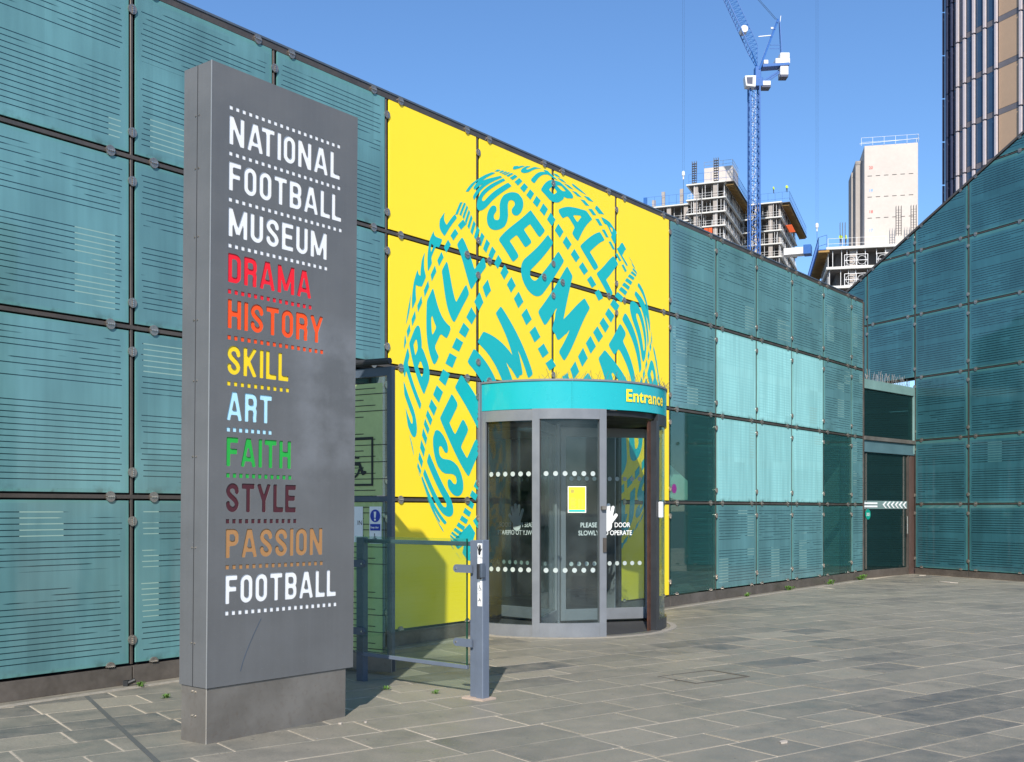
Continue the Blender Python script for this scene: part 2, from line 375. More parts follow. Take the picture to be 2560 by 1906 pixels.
def sign_mat():
    b = NB('weathered_grey_sign'); o = b.obj(); sp = b.n('ShaderNodeSeparateXYZ'); b.l(o, sp.inputs[0])
    m = b.n('ShaderNodeMapping'); m.inputs['Scale'].default_value = (1.2, 1, 1.5); b.l(o, m.inputs[0])
    blotch = b.noise(m.outputs[0], 1.3, 6, .6)
    # bleached cloudy area on the right at mid height
    hz = b.math('MULTIPLY', b.ramp(sp.outputs[2], 1.5, 1.9, 0, 1), b.ramp(sp.outputs[2], 2.75, 2.95, 1, 0)); hx = b.ramp(sp.outputs[0], .55, .85, 0, 1)
    f = b.math('MULTIPLY', b.math('MULTIPLY', hz, hx), b.ramp(blotch, .42, .58, 0, 1))
    mm = b.n('ShaderNodeMapping'); mm.inputs['Scale'].default_value = (26, 26, .5); b.l(o, mm.inputs[0])
    streak = b.noise(mm.outputs[0], 1, 3)
    base = b.mix(b.ramp(blotch, .35, .68), (.112, .113, .113, 1), (.136, .137, .137, 1))
    base = b.mix(b.math('MULTIPLY', f, .42), base, (.24, .25, .265, 1))
    base = b.mix(b.ramp(streak, .35, .75, 0, .13), base, (.17, .175, .185, 1))
    sc = b.noise(o, 90, 2); base = b.mix(b.ramp(sc, .66, .72, 0, .3), base, (.24, .25, .26, 1))
    b.l(base, b.p.inputs['Base Color']); b.l(b.ramp(blotch, .3, .7, .36, .55), b.p.inputs['Roughness']); b.p.inputs['Metallic'].default_value = .1
    return b.m
M['sign'] = sign_mat()
def stainless():
    b = NB('dull_stainless'); o = b.obj(); n = b.noise(o, 2.2, 6, .6); n2 = b.noise(o, 26, 3)
    c = b.mix(b.ramp(n, .35, .65), (.165, .148, .128, 1), (.24, .22, .195, 1)); c = b.mix(b.ramp(n2, .55, .75, 0, .25), c, (.12, .07, .04, 1))
    b.l(c, b.p.inputs['Base Color']); b.p.inputs['Metallic'].default_value = .45; b.l(b.ramp(n, .3, .7, .36, .5), b.p.inputs['Roughness']); return b.m
M['stainless'] = stainless()
def slab_mat():
    b = NB('slate_paving'); g = b.n('ShaderNodeNewGeometry'); r = b.math('FRACT', b.math('ADD', b.rnd(), g.outputs['Random Per Island']))
    pos = g.outputs['Position']
    n1 = b.noise(pos, .55, 5, .6); n0 = b.noise(pos, .21, 3, .5); n2 = b.noise(pos, 4.2, 8, .7); n3 = b.noise(pos, 60, 4, .7)
    c = b.mix(b.ramp(r, 0, 1), (.125, .12, .1, 1), (.24, .215, .17, 1))
    c = b.mix(b.math('GREATER_THAN', r, .86), c, (.085, .085, .08, 1))
    c = b.mix(b.math('LESS_THAN', r, .1), c, (.27, .24, .185, 1))
    c = b.mix(b.ramp(n1, .42, .62, 0, .5), c, (.19, .18, .135, 1))
    c = b.mix(b.ramp(n2, .35, .7, 0, .6), c, (.3, .26, .2, 1))
    c = b.mix(b.ramp(n3, .45, .7, 0, .35), c, (.06, .06, .06, 1))
    nd = b.noise(pos, 1.7, 6, .65); c = b.mix(b.ramp(nd, .54, .68, 0, .5), c, (.085, .085, .075, 1))
    c = b.mix(b.ramp(n0, .45, .62, 0, .45), c, (.27, .245, .195, 1))
    vn = b.n('ShaderNodeTexVoronoi'); b.l(pos, vn.inputs['Vector']); vn.inputs['Scale'].default_value = 3.2; gum = b.math('LESS_THAN', vn.outputs['Distance'], b.ramp(b.noise(pos, 6, 1), .55, .7, .0, .055)); c = b.mix(b.math('MULTIPLY', gum, .55), c, (.055, .055, .052, 1))
    sp = b.noise(pos, 24, 2); c = b.mix(b.ramp(sp, .70, .72, 0, .5), c, (.045, .045, .045, 1))
    sp2 = b.noise(pos, 31, 1); c = b.mix(b.ramp(sp2, .765, .775, 0, .7), c, (.4, .38, .34, 1))
    b.l(c, b.p.inputs['Base Color']); b.l(b.ramp(n2, .3, .7, .42, .66), b.p.inputs['Roughness']); b.p.inputs['Specular IOR Level'].default_value = .45
    hh = b.math('ADD', b.math('MULTIPLY', n2, .5), b.math('MULTIPLY', n3, .35)); b.bump(hh, .45, .012)
    return b.m
M['slab'] = slab_mat()
def mortar():
    b = NB('sandy_mortar'); g = b.n('ShaderNodeNewGeometry').outputs['Position']; n = b.noise(g, 1.1, 5); n2 = b.noise(g, 40, 3)
    c = b.mix(b.ramp(n, .38, .62), (.56, .46, .34, 1), (.3, .26, .2, 1)); c = b.mix(b.ramp(n2, .4, .7, 0, .5), c, (.58, .5, .4, 1))
    b.l(c, b.p.inputs['Base Color']); b.p.inputs['Roughness'].default_value = .9; b.bump(n2, .3); return b.m
M['mortar'] = mortar()
# far construction
M['concrete'] = plain('raw_concrete', (.36, .315, .28), .85, var=.14, scale=.25)
M['concrete_white'] = plain('pale_concrete', (.53, .465, .41), .85, var=.1, scale=.2)
M['slab_edge'] = plain('slab_edge', (.62, .60, .55), .8, var=.1, scale=.3)
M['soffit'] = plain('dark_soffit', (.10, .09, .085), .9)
M['crane_blue'] = plain('crane_blue', (.012, .10, .34), .45, var=.1)
M['crane_white'] = plain('crane_white', (.7, .68, .66), .5, var=.08)
M['timber'] = plain('formwork_timber', (.3, .17, .05), .8, var=.35, scale=.6)
M['orange'] = plain('orange_netting', (.62, .09, .015), .8)
M['blue_net'] = plain('blue_edge_guard', (.05, .14, .38), .7)
M['hivis'] = plain('hi_vis_yellow', (.55, .75, .03), .7)
M['skin'] = plain('skin', (.45, .28, .2), .6)
M['trousers'] = plain('dark_trousers', (.03, .035, .06), .8)
M['tower_glass'] = plain('tower_glass', (.03, .065, .12), .12, var=.3, scale=.12)
M['tower_fin'] = plain('tower_fin', (.5, .44, .45), .5, var=.06)
M['tower_tan'] = plain('tan_spandrel', (.40, .27, .175), .6, var=.07, scale=.4)
M['tower_grey'] = plain('grey_spandrel', (.13, .12, .13), .6, var=.15, scale=.5)
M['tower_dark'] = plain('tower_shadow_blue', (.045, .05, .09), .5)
M['red'] = plain('red_marking', (.7, .12, .1), .7); M['blue_mark'] = plain('blue_marking', (.2, .4, .8), .7)

# ------------------------------------------------------------------ ground and paving
gm = MB(); gm.v = [(-600, -300, -.012), (900, -300, -.012), (900, 1500, -.012), (-600, 1500, -.012)]; gm.f = [(0, 1, 2, 3)]; gm.mi = [0]
ground = gm.build('ground', plain('distant_ground', (.12, .12, .115), .9, var=.2)); tag(ground, kind='structure')
AN = .6552; WO = Vector((-3.2752, 9.3038, 0)); WD = Vector((math.sin(AN), math.cos(AN), 0)); WN = Vector((math.cos(AN), -math.sin(AN), 0)); WRZ = math.pi/2-AN
W = 1.5649
pv = MB(); pv.v = [(-14, -3, -.0035), (26, -3, -.0035), (26, 40, -.0035), (-14, 40, -.0035)]; pv.f = [(0, 1, 2, 3)]; pv.mi = [0]
pave = pv.build('pavement', M['mortar']); tag(pave, kind='structure')
GA = R(54); GU = Vector((math.sin(GA), math.cos(GA), 0)); GV = Vector((-math.cos(GA), math.sin(GA), 0))
D2 = Vector((.413, -.911, 0)); N2 = Vector((-.911, -.413, 0)); O2 = Vector((8.8014, 26.7562, 0))
def front_of_walls(p, m=0.0):
    return (p-WO).dot(WN) > m and (p-O2).dot(N2) > m
def in_view(p, m=.1):
    return p.y > 5.2 and abs(p.x)/p.y < .49+m
slabs = []
v = -14.0
rnd = random.Random(11)
while v < 34:
    hgt = rnd.choice([.33, .36, .42, .42, .48])
    u = -22+rnd.random()
    while u < 40:
        L = rnd.uniform(.42, 1.02)
        c = GU*(u+L/2)+GV*(v+hgt/2)
        if in_view(c, .08) and c.y < 34 and (c-WO).dot(WN) > -.2 and (c-O2).dot(N2) > -.3:
            slabs.append((c.length, u, L, v, hgt, rnd.uniform(-.0015, .0025), rnd.uniform(-.0015, .0015)))
        u += L
    v += hgt
slabs.sort()
def clip_poly(poly, o, n, off):
    out = []
    for i in range(len(poly)):
        a, b = poly[i], poly[(i+1) % len(poly)]; da = (a-o).dot(n)-off; db = (b-o).dot(n)-off
        if da >= 0: out.append(a)
        if (da >= 0) != (db >= 0): out.append(a+(b-a)*(da/(da-db)))
    return out
def slab_geo(mb, s):
    _, u, L, v, hg, dz, tl = s; j = .0075; ch = .003; h_ = .012+dz
    cs = [GU*a+GV*b for a, b in ((u+j, v+j), (u+j, v+hg-j), (u+L-j, v+hg-j), (u+L-j, v+j))]
    cs = clip_poly(cs, WO, WN, .235); 
    if len(cs) > 2: cs = clip_poly(cs, O2, N2, .06)
    if len(cs) < 3: return False
    ar = sum(cs[i].x*cs[(i+1) % len(cs)].y-cs[(i+1) % len(cs)].x*cs[i].y for i in range(len(cs)))
    if abs(ar) < .02: return False
    if ar < 0: cs = cs[::-1]
    c = sum(cs, Vector())/len(cs); n = len(cs); i = len(mb.v)
    for q in cs: mb.v.append((q.x, q.y, -.009))
    for k, q in enumerate(cs): mb.v.append((q.x, q.y, h_-.012-ch+tl*(k-1)))
    for k, q in enumerate(cs):
        d = c-q; q2 = q+d.normalized()*ch*1.6; mb.v.append((q2.x, q2.y, h_-.012+tl*(k-1)))
    for k in range(n):
        a, b = k, (k+1) % n; mb.f.append((i+a, i+b, i+n+b, i+n+a)); mb.f.append((i+n+a, i+n+b, i+2*n+b, i+2*n+a)); mb.mi += [0, 0]
    mb.f.append(tuple(i+2*n+k for k in range(n))); mb.mi.append(0)
    return True
cnt = 0; rest = MB()
for s in slabs:
    if cnt < 298:
        m = MB()
        if slab_geo(m, s):
            c = GU*(s[1]+s[2]/2)+GV*(s[3]+s[4]/2); m.v = [(a-c.x, b-c.y, z) for a, b, z in m.v]
            m.build('paving_slab', M['slab'], pave, (c.x, c.y, 0)); cnt += 1
    else: slab_geo(rest, s)
tag(rest.build('paving_slab_field', M['slab'], pave), kind='stuff')
# ground beyond the cut paving near the wall: narrow border slabs and pale edging line
bm_ = MB()
s = -3.0
while s < 17.9:
    L = rnd.uniform(.5, 1.1); e = min(s+L, 17.95)
    bm_.box(s+.006, e-.006, -.145, -.02, -.009, .002); s = e
bd = bm_.build('border_stone', M['slab'], pave, WO, WRZ); tag(bd, kind='stuff')
e_ = MB().box(-3, 17.95, -.225, -.152, -.009, .006); eo = e_.build('edging_strip', M['edge_stone'], pave, WO, WRZ, bevel=.002)
# dark drainage channel at the left
ch = MB(); p0 = Vector((-4.0, 10.2, 0)); cd = Vector((math.sin(R(-31)), math.cos(R(-31)), 0)); p1 = Vector((-3.42, 8.68, 0)); p2 = Vector((-1.75, 5.8, 0))
ch.bar(p1+Vector((0, 0, .001)), p2+Vector((0, 0, .001)), .034, .006); ch.build('drain_channel', plain('channel_dark', (.085, .088, .08), .8), pave)

# ------------------------------------------------------------------ museum wall
mus = thing('museum_building', 'long teal fritted-glass museum wall with yellow panels printed with a lettered ball', 'building', WO, WRZ)
ZR = [.171, 1.612, 3.072, 4.539, 6.02]           # rail heights
NEND = 11.45
LW = NEND*W
def fitting_mesh(name, vertical, half=False):
    m = MB(); rr = .043
    for sgn in (0, 1):
        if half and sgn: continue
        if vertical: m.disc((-.002 if sgn else .002), 0, rr, -.016, -.002, 14, 90+180*sgn+0, 270+180*sgn) if not half else m.disc(0, 0, rr, -.016, -.002, 14, 90, 270)
        else: m.disc(0, (-.002 if sgn else .002), rr, -.016, -.002, 14, 0+180*sgn, 180+180*sgn)
    m.cur = 1
    for k in range(4):
        t = -.026+.0173*k
        x, z = (0.0, t) if vertical else (t, 0.0)
        if half: z += .006
        m.disc(x, z, .0065, -.026, -.016, 6)
    m.cur = 2
    if not half: m.disc(0, 0, rr*.55, -.002, .05, 10)
    return m.mesh(name, [M['steel'], M['bolt'], M['bronze']])
FV = fitting_mesh('fitting', True); FH = fitting_mesh('fitting', False); FHh = fitting_mesh('fitting', False, True)
def pane_obj(parent, me, x, z, mat=None, label=None, name='pane'):
    o = put(name, me, parent, (x, 0, z))
    if label: o['label'] = label
    return o
PW = W-.066; gap = .033
def pane_mesh(w, h, mat, y0=-.004, y1=.012):
    return MB().box(0, w, y0, y1, 0, h).mesh('pane', mat, bevel=.0015)
cache = {}
for n in range(-2, 12):
    for r in range(4):
        x0 = n*W+gap; x1 = min((n+1)*W, LW)-gap; z0 = ZR[r]+(gap if r else .012); z1 = ZR[r+1]-gap
        if 3 <= n <= 4 and r <= 1: continue
        if n == 1 and r <= 1: continue
        if n < 0 and r == 3 and n < -2: continue
        mat = 'pane'; lab = None
        if 2 <= n <= 5: mat = 'yellow'; lab = 'yellow printed wall panel'
        elif 7 <= n <= 9 and r in (1, 2): mat = 'pane_blind'; lab = 'pale panel backed by a white blind'
        elif n in (6, 10) and r <= 1: mat = 'glass_dark'; lab = 'clear dark glass panel'
        key = (round(x1-x0, 3), round(z1-z0, 3), mat)
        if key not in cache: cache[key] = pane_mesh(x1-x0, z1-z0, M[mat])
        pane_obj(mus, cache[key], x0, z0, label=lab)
# frame bars: a dark gasket strip behind a narrower bronze bar
for n in range(-2, 13):
    x = min(n*W, LW)
    segs_ = [(ZR[0], 6.02)]
    if n == 4: segs_ = [(ZR[2], 6.02)]
    for a, b in segs_:
        MB().box(x-.012, x+.012, .004, .05, a, b).build('mullion', M['bronze'], mus, bevel=.002)
        MB().box(x-.05, x+.05, .052, .12, a, b).build('mullion_backing', M['rubber'], mus)
for r in range(1, 5):
    z = ZR[r]
    sp_ = [(-2*W, LW)]
    if r == 1: sp_ = [(-2*W, W), (2*W, 3*W), (5*W, LW)]
    for a, b in sp_:
        hh = .017 if r < 4 else .03
        MB().box(a, b, -.003, .0505, z-hh, z+hh).build('rail', M['bronze'], mus, bevel=.002)
        if r < 4: MB().box(a, b, .055, .121, z-.048, z+.048).build('rail_backing', M['rubber'], mus)
MB().box(-2*W, LW+.02, -.012, .2, 6.051, 6.075).build('coping', M['dark_paint'], mus, bevel=.003)
MB().box(-2*W, LW+.02, .01, .45, 6.0, 6.05).build('roof_edge', M['bronze'], mus)
# plinth plates
for n in range(-2, 12):
    if n in (1, 3, 4): continue
    x0, x1 = n*W+.006, min((n+1)*W, LW)-.006
    MB().box(x0, x1, -.012, .06, .0, .158).build('kick_plate', M['plinth'], mus, bevel=.002)
# fittings
fit = 0
for n in range(-1, 12):
    x = n*W
    for r in range(4):
        for z in (ZR[r]+.21, ZR[r+1]-.21):
            if n == 4 and r <= 1: continue
            if n in (1,) and r <= 1: continue
            if n == -1: continue
            put('fitting', FV, mus, (x, 0, z)); fit += 1
    for r in range(0, 5):
        for dx in (-.21, .21):
            xx = x+dx; c = math.floor(xx/W)
            if r in (0, 1) and c in (1, 3, 4): continue
            if xx > LW-.05: continue
            put('fitting', FHh if r == 0 else FH, mus, (xx, -.002, ZR[r]+(.0 if r else -.004))); fit += 1
MB().box(LW-.02, LW+.03, -.02, .3, 0, 6.02).build('end_post', M['bronze'], mus, bevel=.003)
# opaque backing so no light leaks behind the fritted panes, and a shallow dark interior
it = MB()
it.box(-2*W, LW, 3.2, 3.3, 0, 6.0); it.box(-2*W-.1, -2*W, .13, 3.3, 0, 6.0); it.box(LW-.3, LW-.2, .4, 3.3, 0, 6.0)
it.box(-2*W, LW, .13, 3.3, 5.9, 5.98)
it.build('interior_wall', M['interior'], mus)
MB().box(-2*W, LW, .065, 3.3, -.002, .006).build('interior_floor', plain('interior_floor', (.1, .1, .1), .35, var=.2), mus)
dsk = MB(); dsk.box(3.2*W, 4.3*W, 2.2, 2.7, .0, 1.05); dsk.box(3.15*W, 4.35*W, 2.1, 2.75, 1.05, 1.1); dsk.build('lobby_desk', M['interior_pale'], mus, bevel=.01)
for k, (x0_, x1_, z0_, z1_) in enumerate(((3.1, 3.35, 1.4, 2.6), (3.9, 4.2, 1.5, 2.3), (4.6, 4.75, .0, 3.0), (5.3, 5.42, .0, 3.0), (5.9, 6.0, 0, 3.0), (6.7, 6.8, 0, 5.8))):
    MB().box(x0_*W, x1_*W, 3.1, 3.18, z0_+.01, z1_).build('lobby_panel', M['interior_pale'] if k != 1 else M['interior_grey'], mus)
# pale shapes behind the clear panels: gabled reflection as a solid, interior column
pi = MB(); pi.prism([(6.2*W, 1.5), (6.55*W, 1.78), (6.98*W, 1.66), (7.2*W, 1.66), (7.2*W, 2.0), (6.62*W, 2.38), (6.2*W, 1.95)], .7, .85)
pi.build('gable_reflection', M['interior_pale'], mus)
MB().box(10.02*W, 10.42*W, .45, .7, .05, 3.0).build('interior_column', M['interior_pale'], mus)
for n in (6, 10):
    st = MB()
    for k in range(27): st.box(n*W+(.9 if n == 6 else .7), (n+1)*W-.06, .052, .056, .25+.1*k, .255+.1*k)
    st.build('frit_line', M['pane_deep'], mus)
stk = MB().disc(0, 0, .075, -.0085, -.006, 20); so1 = stk.build('sticker', M['sticker'], mus, (6*W+.13, 0, 1.83))
# entrance portal posts
MB().box(3*W-.0, 3*W+.075, -.03, .12, 0, 3.04).build('portal_post', M['grey_paint'], mus, bevel=.003)
MB().box(5*W-.06, 5*W-.035, -.02, .12, 0, 3.04).build('portal_post', M['grey_paint'], mus, bevel=.003)
MB().box(W+.02, W+.08, .0, .1, 0, 3.04).build('portal_post', M['grey_paint'], mus, bevel=.003)
MB().box(2*W-.055, 2*W-.02, .0, .1, 0, 3.04).build('portal_post', M['grey_paint'], mus, bevel=.003)

# ---- lettered ball print
L_ = 1.553
def kern(word):
    x = 0; out = []
    for i, c in enumerate(word):
        out.append((c, x)); x += GW[c]
        nx = word[i+1] if i+1 < len(word) else ''
        x += -.07 if (c+nx) in ('AT', 'TA') else (.075 if c == 'L' else .115)
    return out, x
BC = (6.2607, 3.0817); BR = 2.8727
FIT = {}
_ZB = (1160, 360, 2.7537); _ZA = (940, 220, 3.305); _ZC = (960, 640, 2.066); _ZR = (1480, 660, 5.505); _ZL = (980, 500, 4.13); _ZM = (1000, 1150, 5.508)
# survey of the print on the wall: (reference frame, x, y, text u, text v)
CP = {2: [(_ZB,240,665,2.29,0),(_ZB,465,465,2.29,1),(_ZB,340,820,2.82,0),(_ZB,550,600,2.82,1),(_ZB,325,290,1.48,1),(_ZB,530,1205,3.68,0),(_ZB,725,890,3.68,1),(_ZB,685,1490,4.35,0),(_ZB,868,1130,4.4,1),(_ZB,685,785,3.45,1),(_ZB,590,645,2.95,1),(_ZB,10,325,0,0),(_ZB,190,197,0,1),(_ZB,525,310,2.62,L_),(_ZB,785,685,4.06,L_),(_ZB,875,830,4.56,L_),(_ZB,925,590,4.1,L_+1),(_ZB,897,885,4.63,L_),(_ZB,985,1025,5.11,L_),(_ZB,1025,765,4.68,L_+1),(_ZB,1050,745,4.56,2*L_),(_ZB,1115,832,5.03,2*L_),(_ZB,1095,690,4.6,2*L_+1),(_ZB,450,245,2.15,L_),(_ZB,632,243,2.5,L_+1),(_ZB,610,408,3.15,L_),(_ZB,740,352,3.15,L_+.9),(_ZB,632,452,3.3,L_),(_ZB,755,630,3.92,L_),(_ZB,848,482,3.61,L_+1),(_ZB,272,243,.96,1),(_ZB,88,440,1.15,0),(_ZB,945,512,3.79,2*L_),(_ZB,1028,665,4.4,2*L_),(_ZB,1040,590,4.1,2*L_+1),(_ZB,400,197,1.6,L_)],
 1: [(_ZB,255,1112,4.41,1),(_ZB,478,1580,4.41,0),(_ZB,120,1308,3.7,1),(_ZA,650,1325,4.63,L_+1),(_ZB,45,1040,4.63,L_),(_ZB,130,862,5.11,L_),(_ZC,285,95,4.06,L_+1),(_ZC,350,360,4.06,L_),(_ZC,415,215,4.56,L_),(_ZC,225,225,3.61,L_+1),(_ZC,255,575,3.3,L_),(_ZC,325,425,3.91,L_),(_ZA,535,1070,4.6,2*L_+1),(_ZA,565,1225,4.56,2*L_),(_ZA,660,1075,5.03,2*L_),(_ZC,290,830,2.29,1),(_ZC,437,1135,2.29,0),(_ZC,350,712,2.82,1),(_ZM,315,190,.93,1),(_ZM,310,350,.0,1),(_ZM,590,990,0,0),(_ZM,630,870,.75,0),(_ZL,240,775,3.05,2*L_+1),(_ZL,220,1090,3.08,2*L_)],
 3: [(_ZR,230,1130,1.34,2*L_+1),(_ZR,365,860,1.92,2*L_+1),(_ZR,420,745,2.11,2*L_+1),(_ZR,660,1480,2.11,2*L_),(_ZR,580,420,3.05,2*L_+1),(_ZR,770,1050,3.08,2*L_),(_ZR,793,910,3.6,2*L_),(_ZR,710,1300,2.6,2*L_),(_ZR,640,250,3.6,2*L_+1),(_ZR,520,542,2.45,2*L_+1),(_ZR,745,1200,2.83,2*L_+.15),(_ZR,45,1025,1.17,4.364),(_ZR,135,880,1.46,4.364),(_ZR,220,740,1.75,4.364),(_ZR,285,610,2.04,4.364),(_ZR,345,510,2.33,4.364),(_ZR,405,400,2.63,4.364),(_ZR,450,330,2.92,4.364),(_ZR,490,265,3.21,4.364),(_ZR,525,205,3.5,4.364),(_ZR,555,155,3.8,4.364),(_ZR,590,85,4.3,4.364),((940,220,2.1184),1120,1375,.88,4.364),((940,220,2.1184),1080,1445,.59,4.364),((940,220,2.1184),1037,1525,.3,4.364)], 4: []}
PAR = {1: (-.444, -1.0, .722, .2375, .2275, 3.018), 2: (-1.02, -.376, -.697, .2265, .252, 3.02), 3: (.3076, 1.1258, .4303, .3672, .2727, 2.8768)}
def rotv(v):
    v = np.array(v); t = np.linalg.norm(v); k = v/t; K = np.array([[0, -k[2], k[1]], [k[2], 0, -k[0]], [-k[1], k[0], 0]])
    return np.eye(3)+np.sin(t)*K+(1-np.cos(t))*K@K
def sph(pk, u, v):
    if pk == 4:
        n = np.array([.0, -.83, .557]); n /= np.linalg.norm(n); uu = np.array([.8, -.3, -.5]); uu -= n*uu.dot(n); uu /= np.linalg.norm(uu); M3 = np.array([uu, np.cross(n, uu), n]).T; ku, kv, rr = .235, .24, 2.95
    else: M3 = rotv(PAR[pk][:3]); ku, kv, rr = PAR[pk][3:]
    musm = v <= 1.0001 if np.isscalar(v) else (np.asarray(v) <= 1.0001)
    u2 = np.where(musm & (pk != 3), np.asarray(u)*1.2, u); v2 = np.where(musm & (pk != 3), 1-(1-np.asarray(v))*1.2, v)
    a = (u2-2.55)*ku; b = (v2-2.0)*kv
    q = np.stack([np.sin(a)*np.cos(b), np.sin(b), np.cos(a)*np.cos(b)]); q = M3@q.reshape(3, -1)
    return q[:2].T*rr, q[2]
def wall_uv(x, y):
    a = (x-1280)/2700; s = (a*WO.y-WO.x)/(WD.x-a*WD.y); Zd = WO.y+s*WD.y; return s-BC[0], 1.5+(1275-y)*Zd/2700-BC[1]
TPS = {}
for pk, cps in CP.items():
    if not cps: TPS[pk] = None; continue
    src = np.array([(c[3], c[4]) for c in cps], float); tgt = np.array([wall_uv(c[0][0]+c[1]/c[0][2], c[0][1]+c[2]/c[0][2]) for c in cps])
    base, _ = sph(pk, src[:, 0], src[:, 1]); res = tgt-base; n = len(src)
    # gaussian radial basis fit of the residual, fading away from the surveyed points
    d2 = ((src[:, None]-src[None])**2).sum(-1); Kk = np.exp(-d2/(2*.75**2))+.02*np.eye(n); TPS[pk] = (src, np.linalg.solve(Kk, res))
def ball_map(pk, u, v):
    b, z = sph(pk, u, v)
    if TPS[pk] is not None:
        src, wt = TPS[pk]; d2 = ((np.stack([u, v], 1)[:, None]-src[None])**2).sum(-1); b = b+np.exp(-d2/(2*.75**2))@wt
    return b, z
bv = []; bf = []
def add_print(pk, V, polys):
    V = np.array(V, float); P_, z = ball_map(pk, V[:, 0], V[:, 1]); rr = np.hypot(P_[:, 0], P_[:, 1]); i0 = len(bv)
    sc = np.where(rr > BR, BR/np.maximum(rr, 1e-6), 1.0); P_ = P_*sc[:, None]
    bv.extend([(BC[0]+p[0], 0, BC[1]+p[1]) for p in P_])
    for q in polys:
        if min(z[k] for k in q) < .03: continue
        if max(rr[k] for k in q) > BR*1.05: continue
        a = sum(P_[q[i]][0]*P_[q[(i+1) % len(q)]][1]-P_[q[(i+1) % len(q)]][0]*P_[q[i]][1] for i in range(len(q)))
        if a <= 1e-9: continue
        cx = sum(bv[i0+k][0] for k in q)/len(q); cz = sum(bv[i0+k][2] for k in q)/len(q)
        if 3*W+.0 < cx < 5*W and cz < 3.05: continue
        bf.append(tuple(i0+k for k in q))
glyph_cache = {}
def glyph_cells(c, res):
    if (c, res) not in glyph_cache:
        xs = np.linspace(-.03, GW[c]+.03, int(GW[c]/res)+3); zs = np.linspace(-.03, 1.03, int(1/res)+3); X, Z = np.meshgrid(xs, zs)
        V, P_, S_ = march(glyph(c)(X, Z)-.009, xs, zs); glyph_cache[(c, res)] = (V, P_, S_)
    return glyph_cache[(c, res)]
for pk in (1, 2, 3, 4):
    for row, word in enumerate(('MUSEUM', 'FOOTBALL', 'NATIONAL')):
        ks, _ = kern(word)
        for c, x in ks:
            V, P_, _s = glyph_cells(c, 1/26)
            add_print(pk, [(x+a, min(row*L_+b, 1.0) if row == 0 else row*L_+b) for a, b in V], P_)
    for row in range(0, 3 if pk == 4 else 4):
        for k in range(18):
            if row == 0 and pk != 3: u0 = k*.245; du = .15
            else: u0 = k*.292; du = .19
            z0 = row*L_-.385+(.0 if row else -.0)
            g = [(u0+du*a/4, z0+.18*b/4) for b in range(5) for a in range(5)]
            add_print(pk, g, [[b*5+a, b*5+a+1, b*5+a+6, b*5+a+5] for b in range(4) for a in range(4)])
me = bpy.data.meshes.new('ball_print'); me.from_pydata(bv, [], bf); me.materials.append(M['teal_print'])
bp = put('ball_print', me, mus, (0, -.0065, 0)); bp['label'] = 'turquoise ball of curved words across the yellow panels'

# ---- open side door leaf (hinged on the wall, standing out towards the viewer)
dr = MB(); DL = 1.36
leaf_o = Vector((-1.075, 9.80, 0)); leaf_d = Vector((-.846, .533, 0))       # free edge -> hinge
inv = Matrix.Rotation(-WRZ, 4, 'Z'); lo = inv @ (leaf_o-WO); la = math.atan2(-leaf_d.y, -leaf_d.x)-WRZ  # local +x from hinge to free edge
hinge = lo+inv @ (leaf_d*DL)
dr.cur = 0
for a, b in ((0, .05), (DL-.055, DL)): dr.box(a, b, -.025, .025, .03, 2.8)
dr.box(.05, DL-.055, -.02, .02, 2.72, 2.8); dr.box(.05, DL-.055, -.02, .02, 1.575, 1.625)
door = dr.build('door', M['dark_paint'], mus, hinge, la, bevel=.002); door['label'] = 'open glass side door with a wheelchair symbol'
MB().box(.052, DL-.057, -.006, .006, 1.63, 2.715).build('door_pane', M['glass_green'], door)
MB().box(.052, DL-.057, -.006, .006, .18, 1.57).build('door_pane', M['glass_green'], door)
MB().box(0, DL, -.032, .032, .025, .178).build('kick_plate', M['stainless'], door, bevel=.003)
MB().tube([(.55, -.05, 2.86), (DL+.0, -.05, 2.845)], .03, 10).build('door_closer', M['cable'], door)
MB().box(.3, DL-.12, -.012, -.009, 1.63, 2.66).build('green_reflection', M['green_reflection'], door); MB().box(.3, DL-.12, -.012, -.009, .2, 1.57).build('green_reflection', M['green_reflection'], door)  # added sheets that carry the green reflection of the leaf glass
fl = MB()
for k in range(48):
    z = .22+.052*k
    if 1.55 < z < 1.66 or .78 < z < .9 or 2.2 < z < 2.32: continue
    fl.box(.1+.04*(k % 3), DL-.06-.14*((k*7) % 3), -.0155, -.0135, z, z+.007)
fl.build('leaf_line', M['black'], door)
fr = MB()
x0, x1, z0, z1 = .73, DL-.225, 1.72, 2.17
for a, b, c, d in ((x0, x1, z1-.02, z1), (x0, x1, z0, z0+.02), (x1-.02, x1, z0+.02, z1-.02), (x0, x0+.02, z0+.02, z1-.02)): fr.box(a, b, -.0195, -.0165, c, d)
fr.build('symbol_frame', M['black'], door)
s_ = flat_icon(lambda X, Z: wheel_fn(X/.32, Z/.32)*.32, .3, .33, .008, 'wheelchair_symbol', M['black'], door, (.77, -.018, 1.79))
nb = MB().box(0, .14, -.004, 0, 0, .34); nt1 = nb.build('keep_clear_notice', M['white'], door, (DL-.265, -.0165, 1.19))
MB().disc(.07, .255, .058, -.002, 0, 20).build('notice_disc', M['blue_sign'], door, (DL-.265, -.0225, 1.19))
MB().box(.012, .128, -.002, 0, .12, .18).build('notice_band', M['blue_sign'], door, (DL-.265, -.0225, 1.19))
text('Keep clear', .026, 'notice_lettering', M['white'], door, (DL-.265+.018, -.026, 1.19+.141), sx=.85, off=.0006)
ex = MB(); ex.prism([(-.009, .0), (.009, 0), (.014, .055), (-.014, .055)], -.001, 0); ex.disc(0, -.018, .011, -.001, 0, 10); ex.build('exclamation_mark', M['white'], door, (DL-.265+.07, -.0262, 1.19+.238))
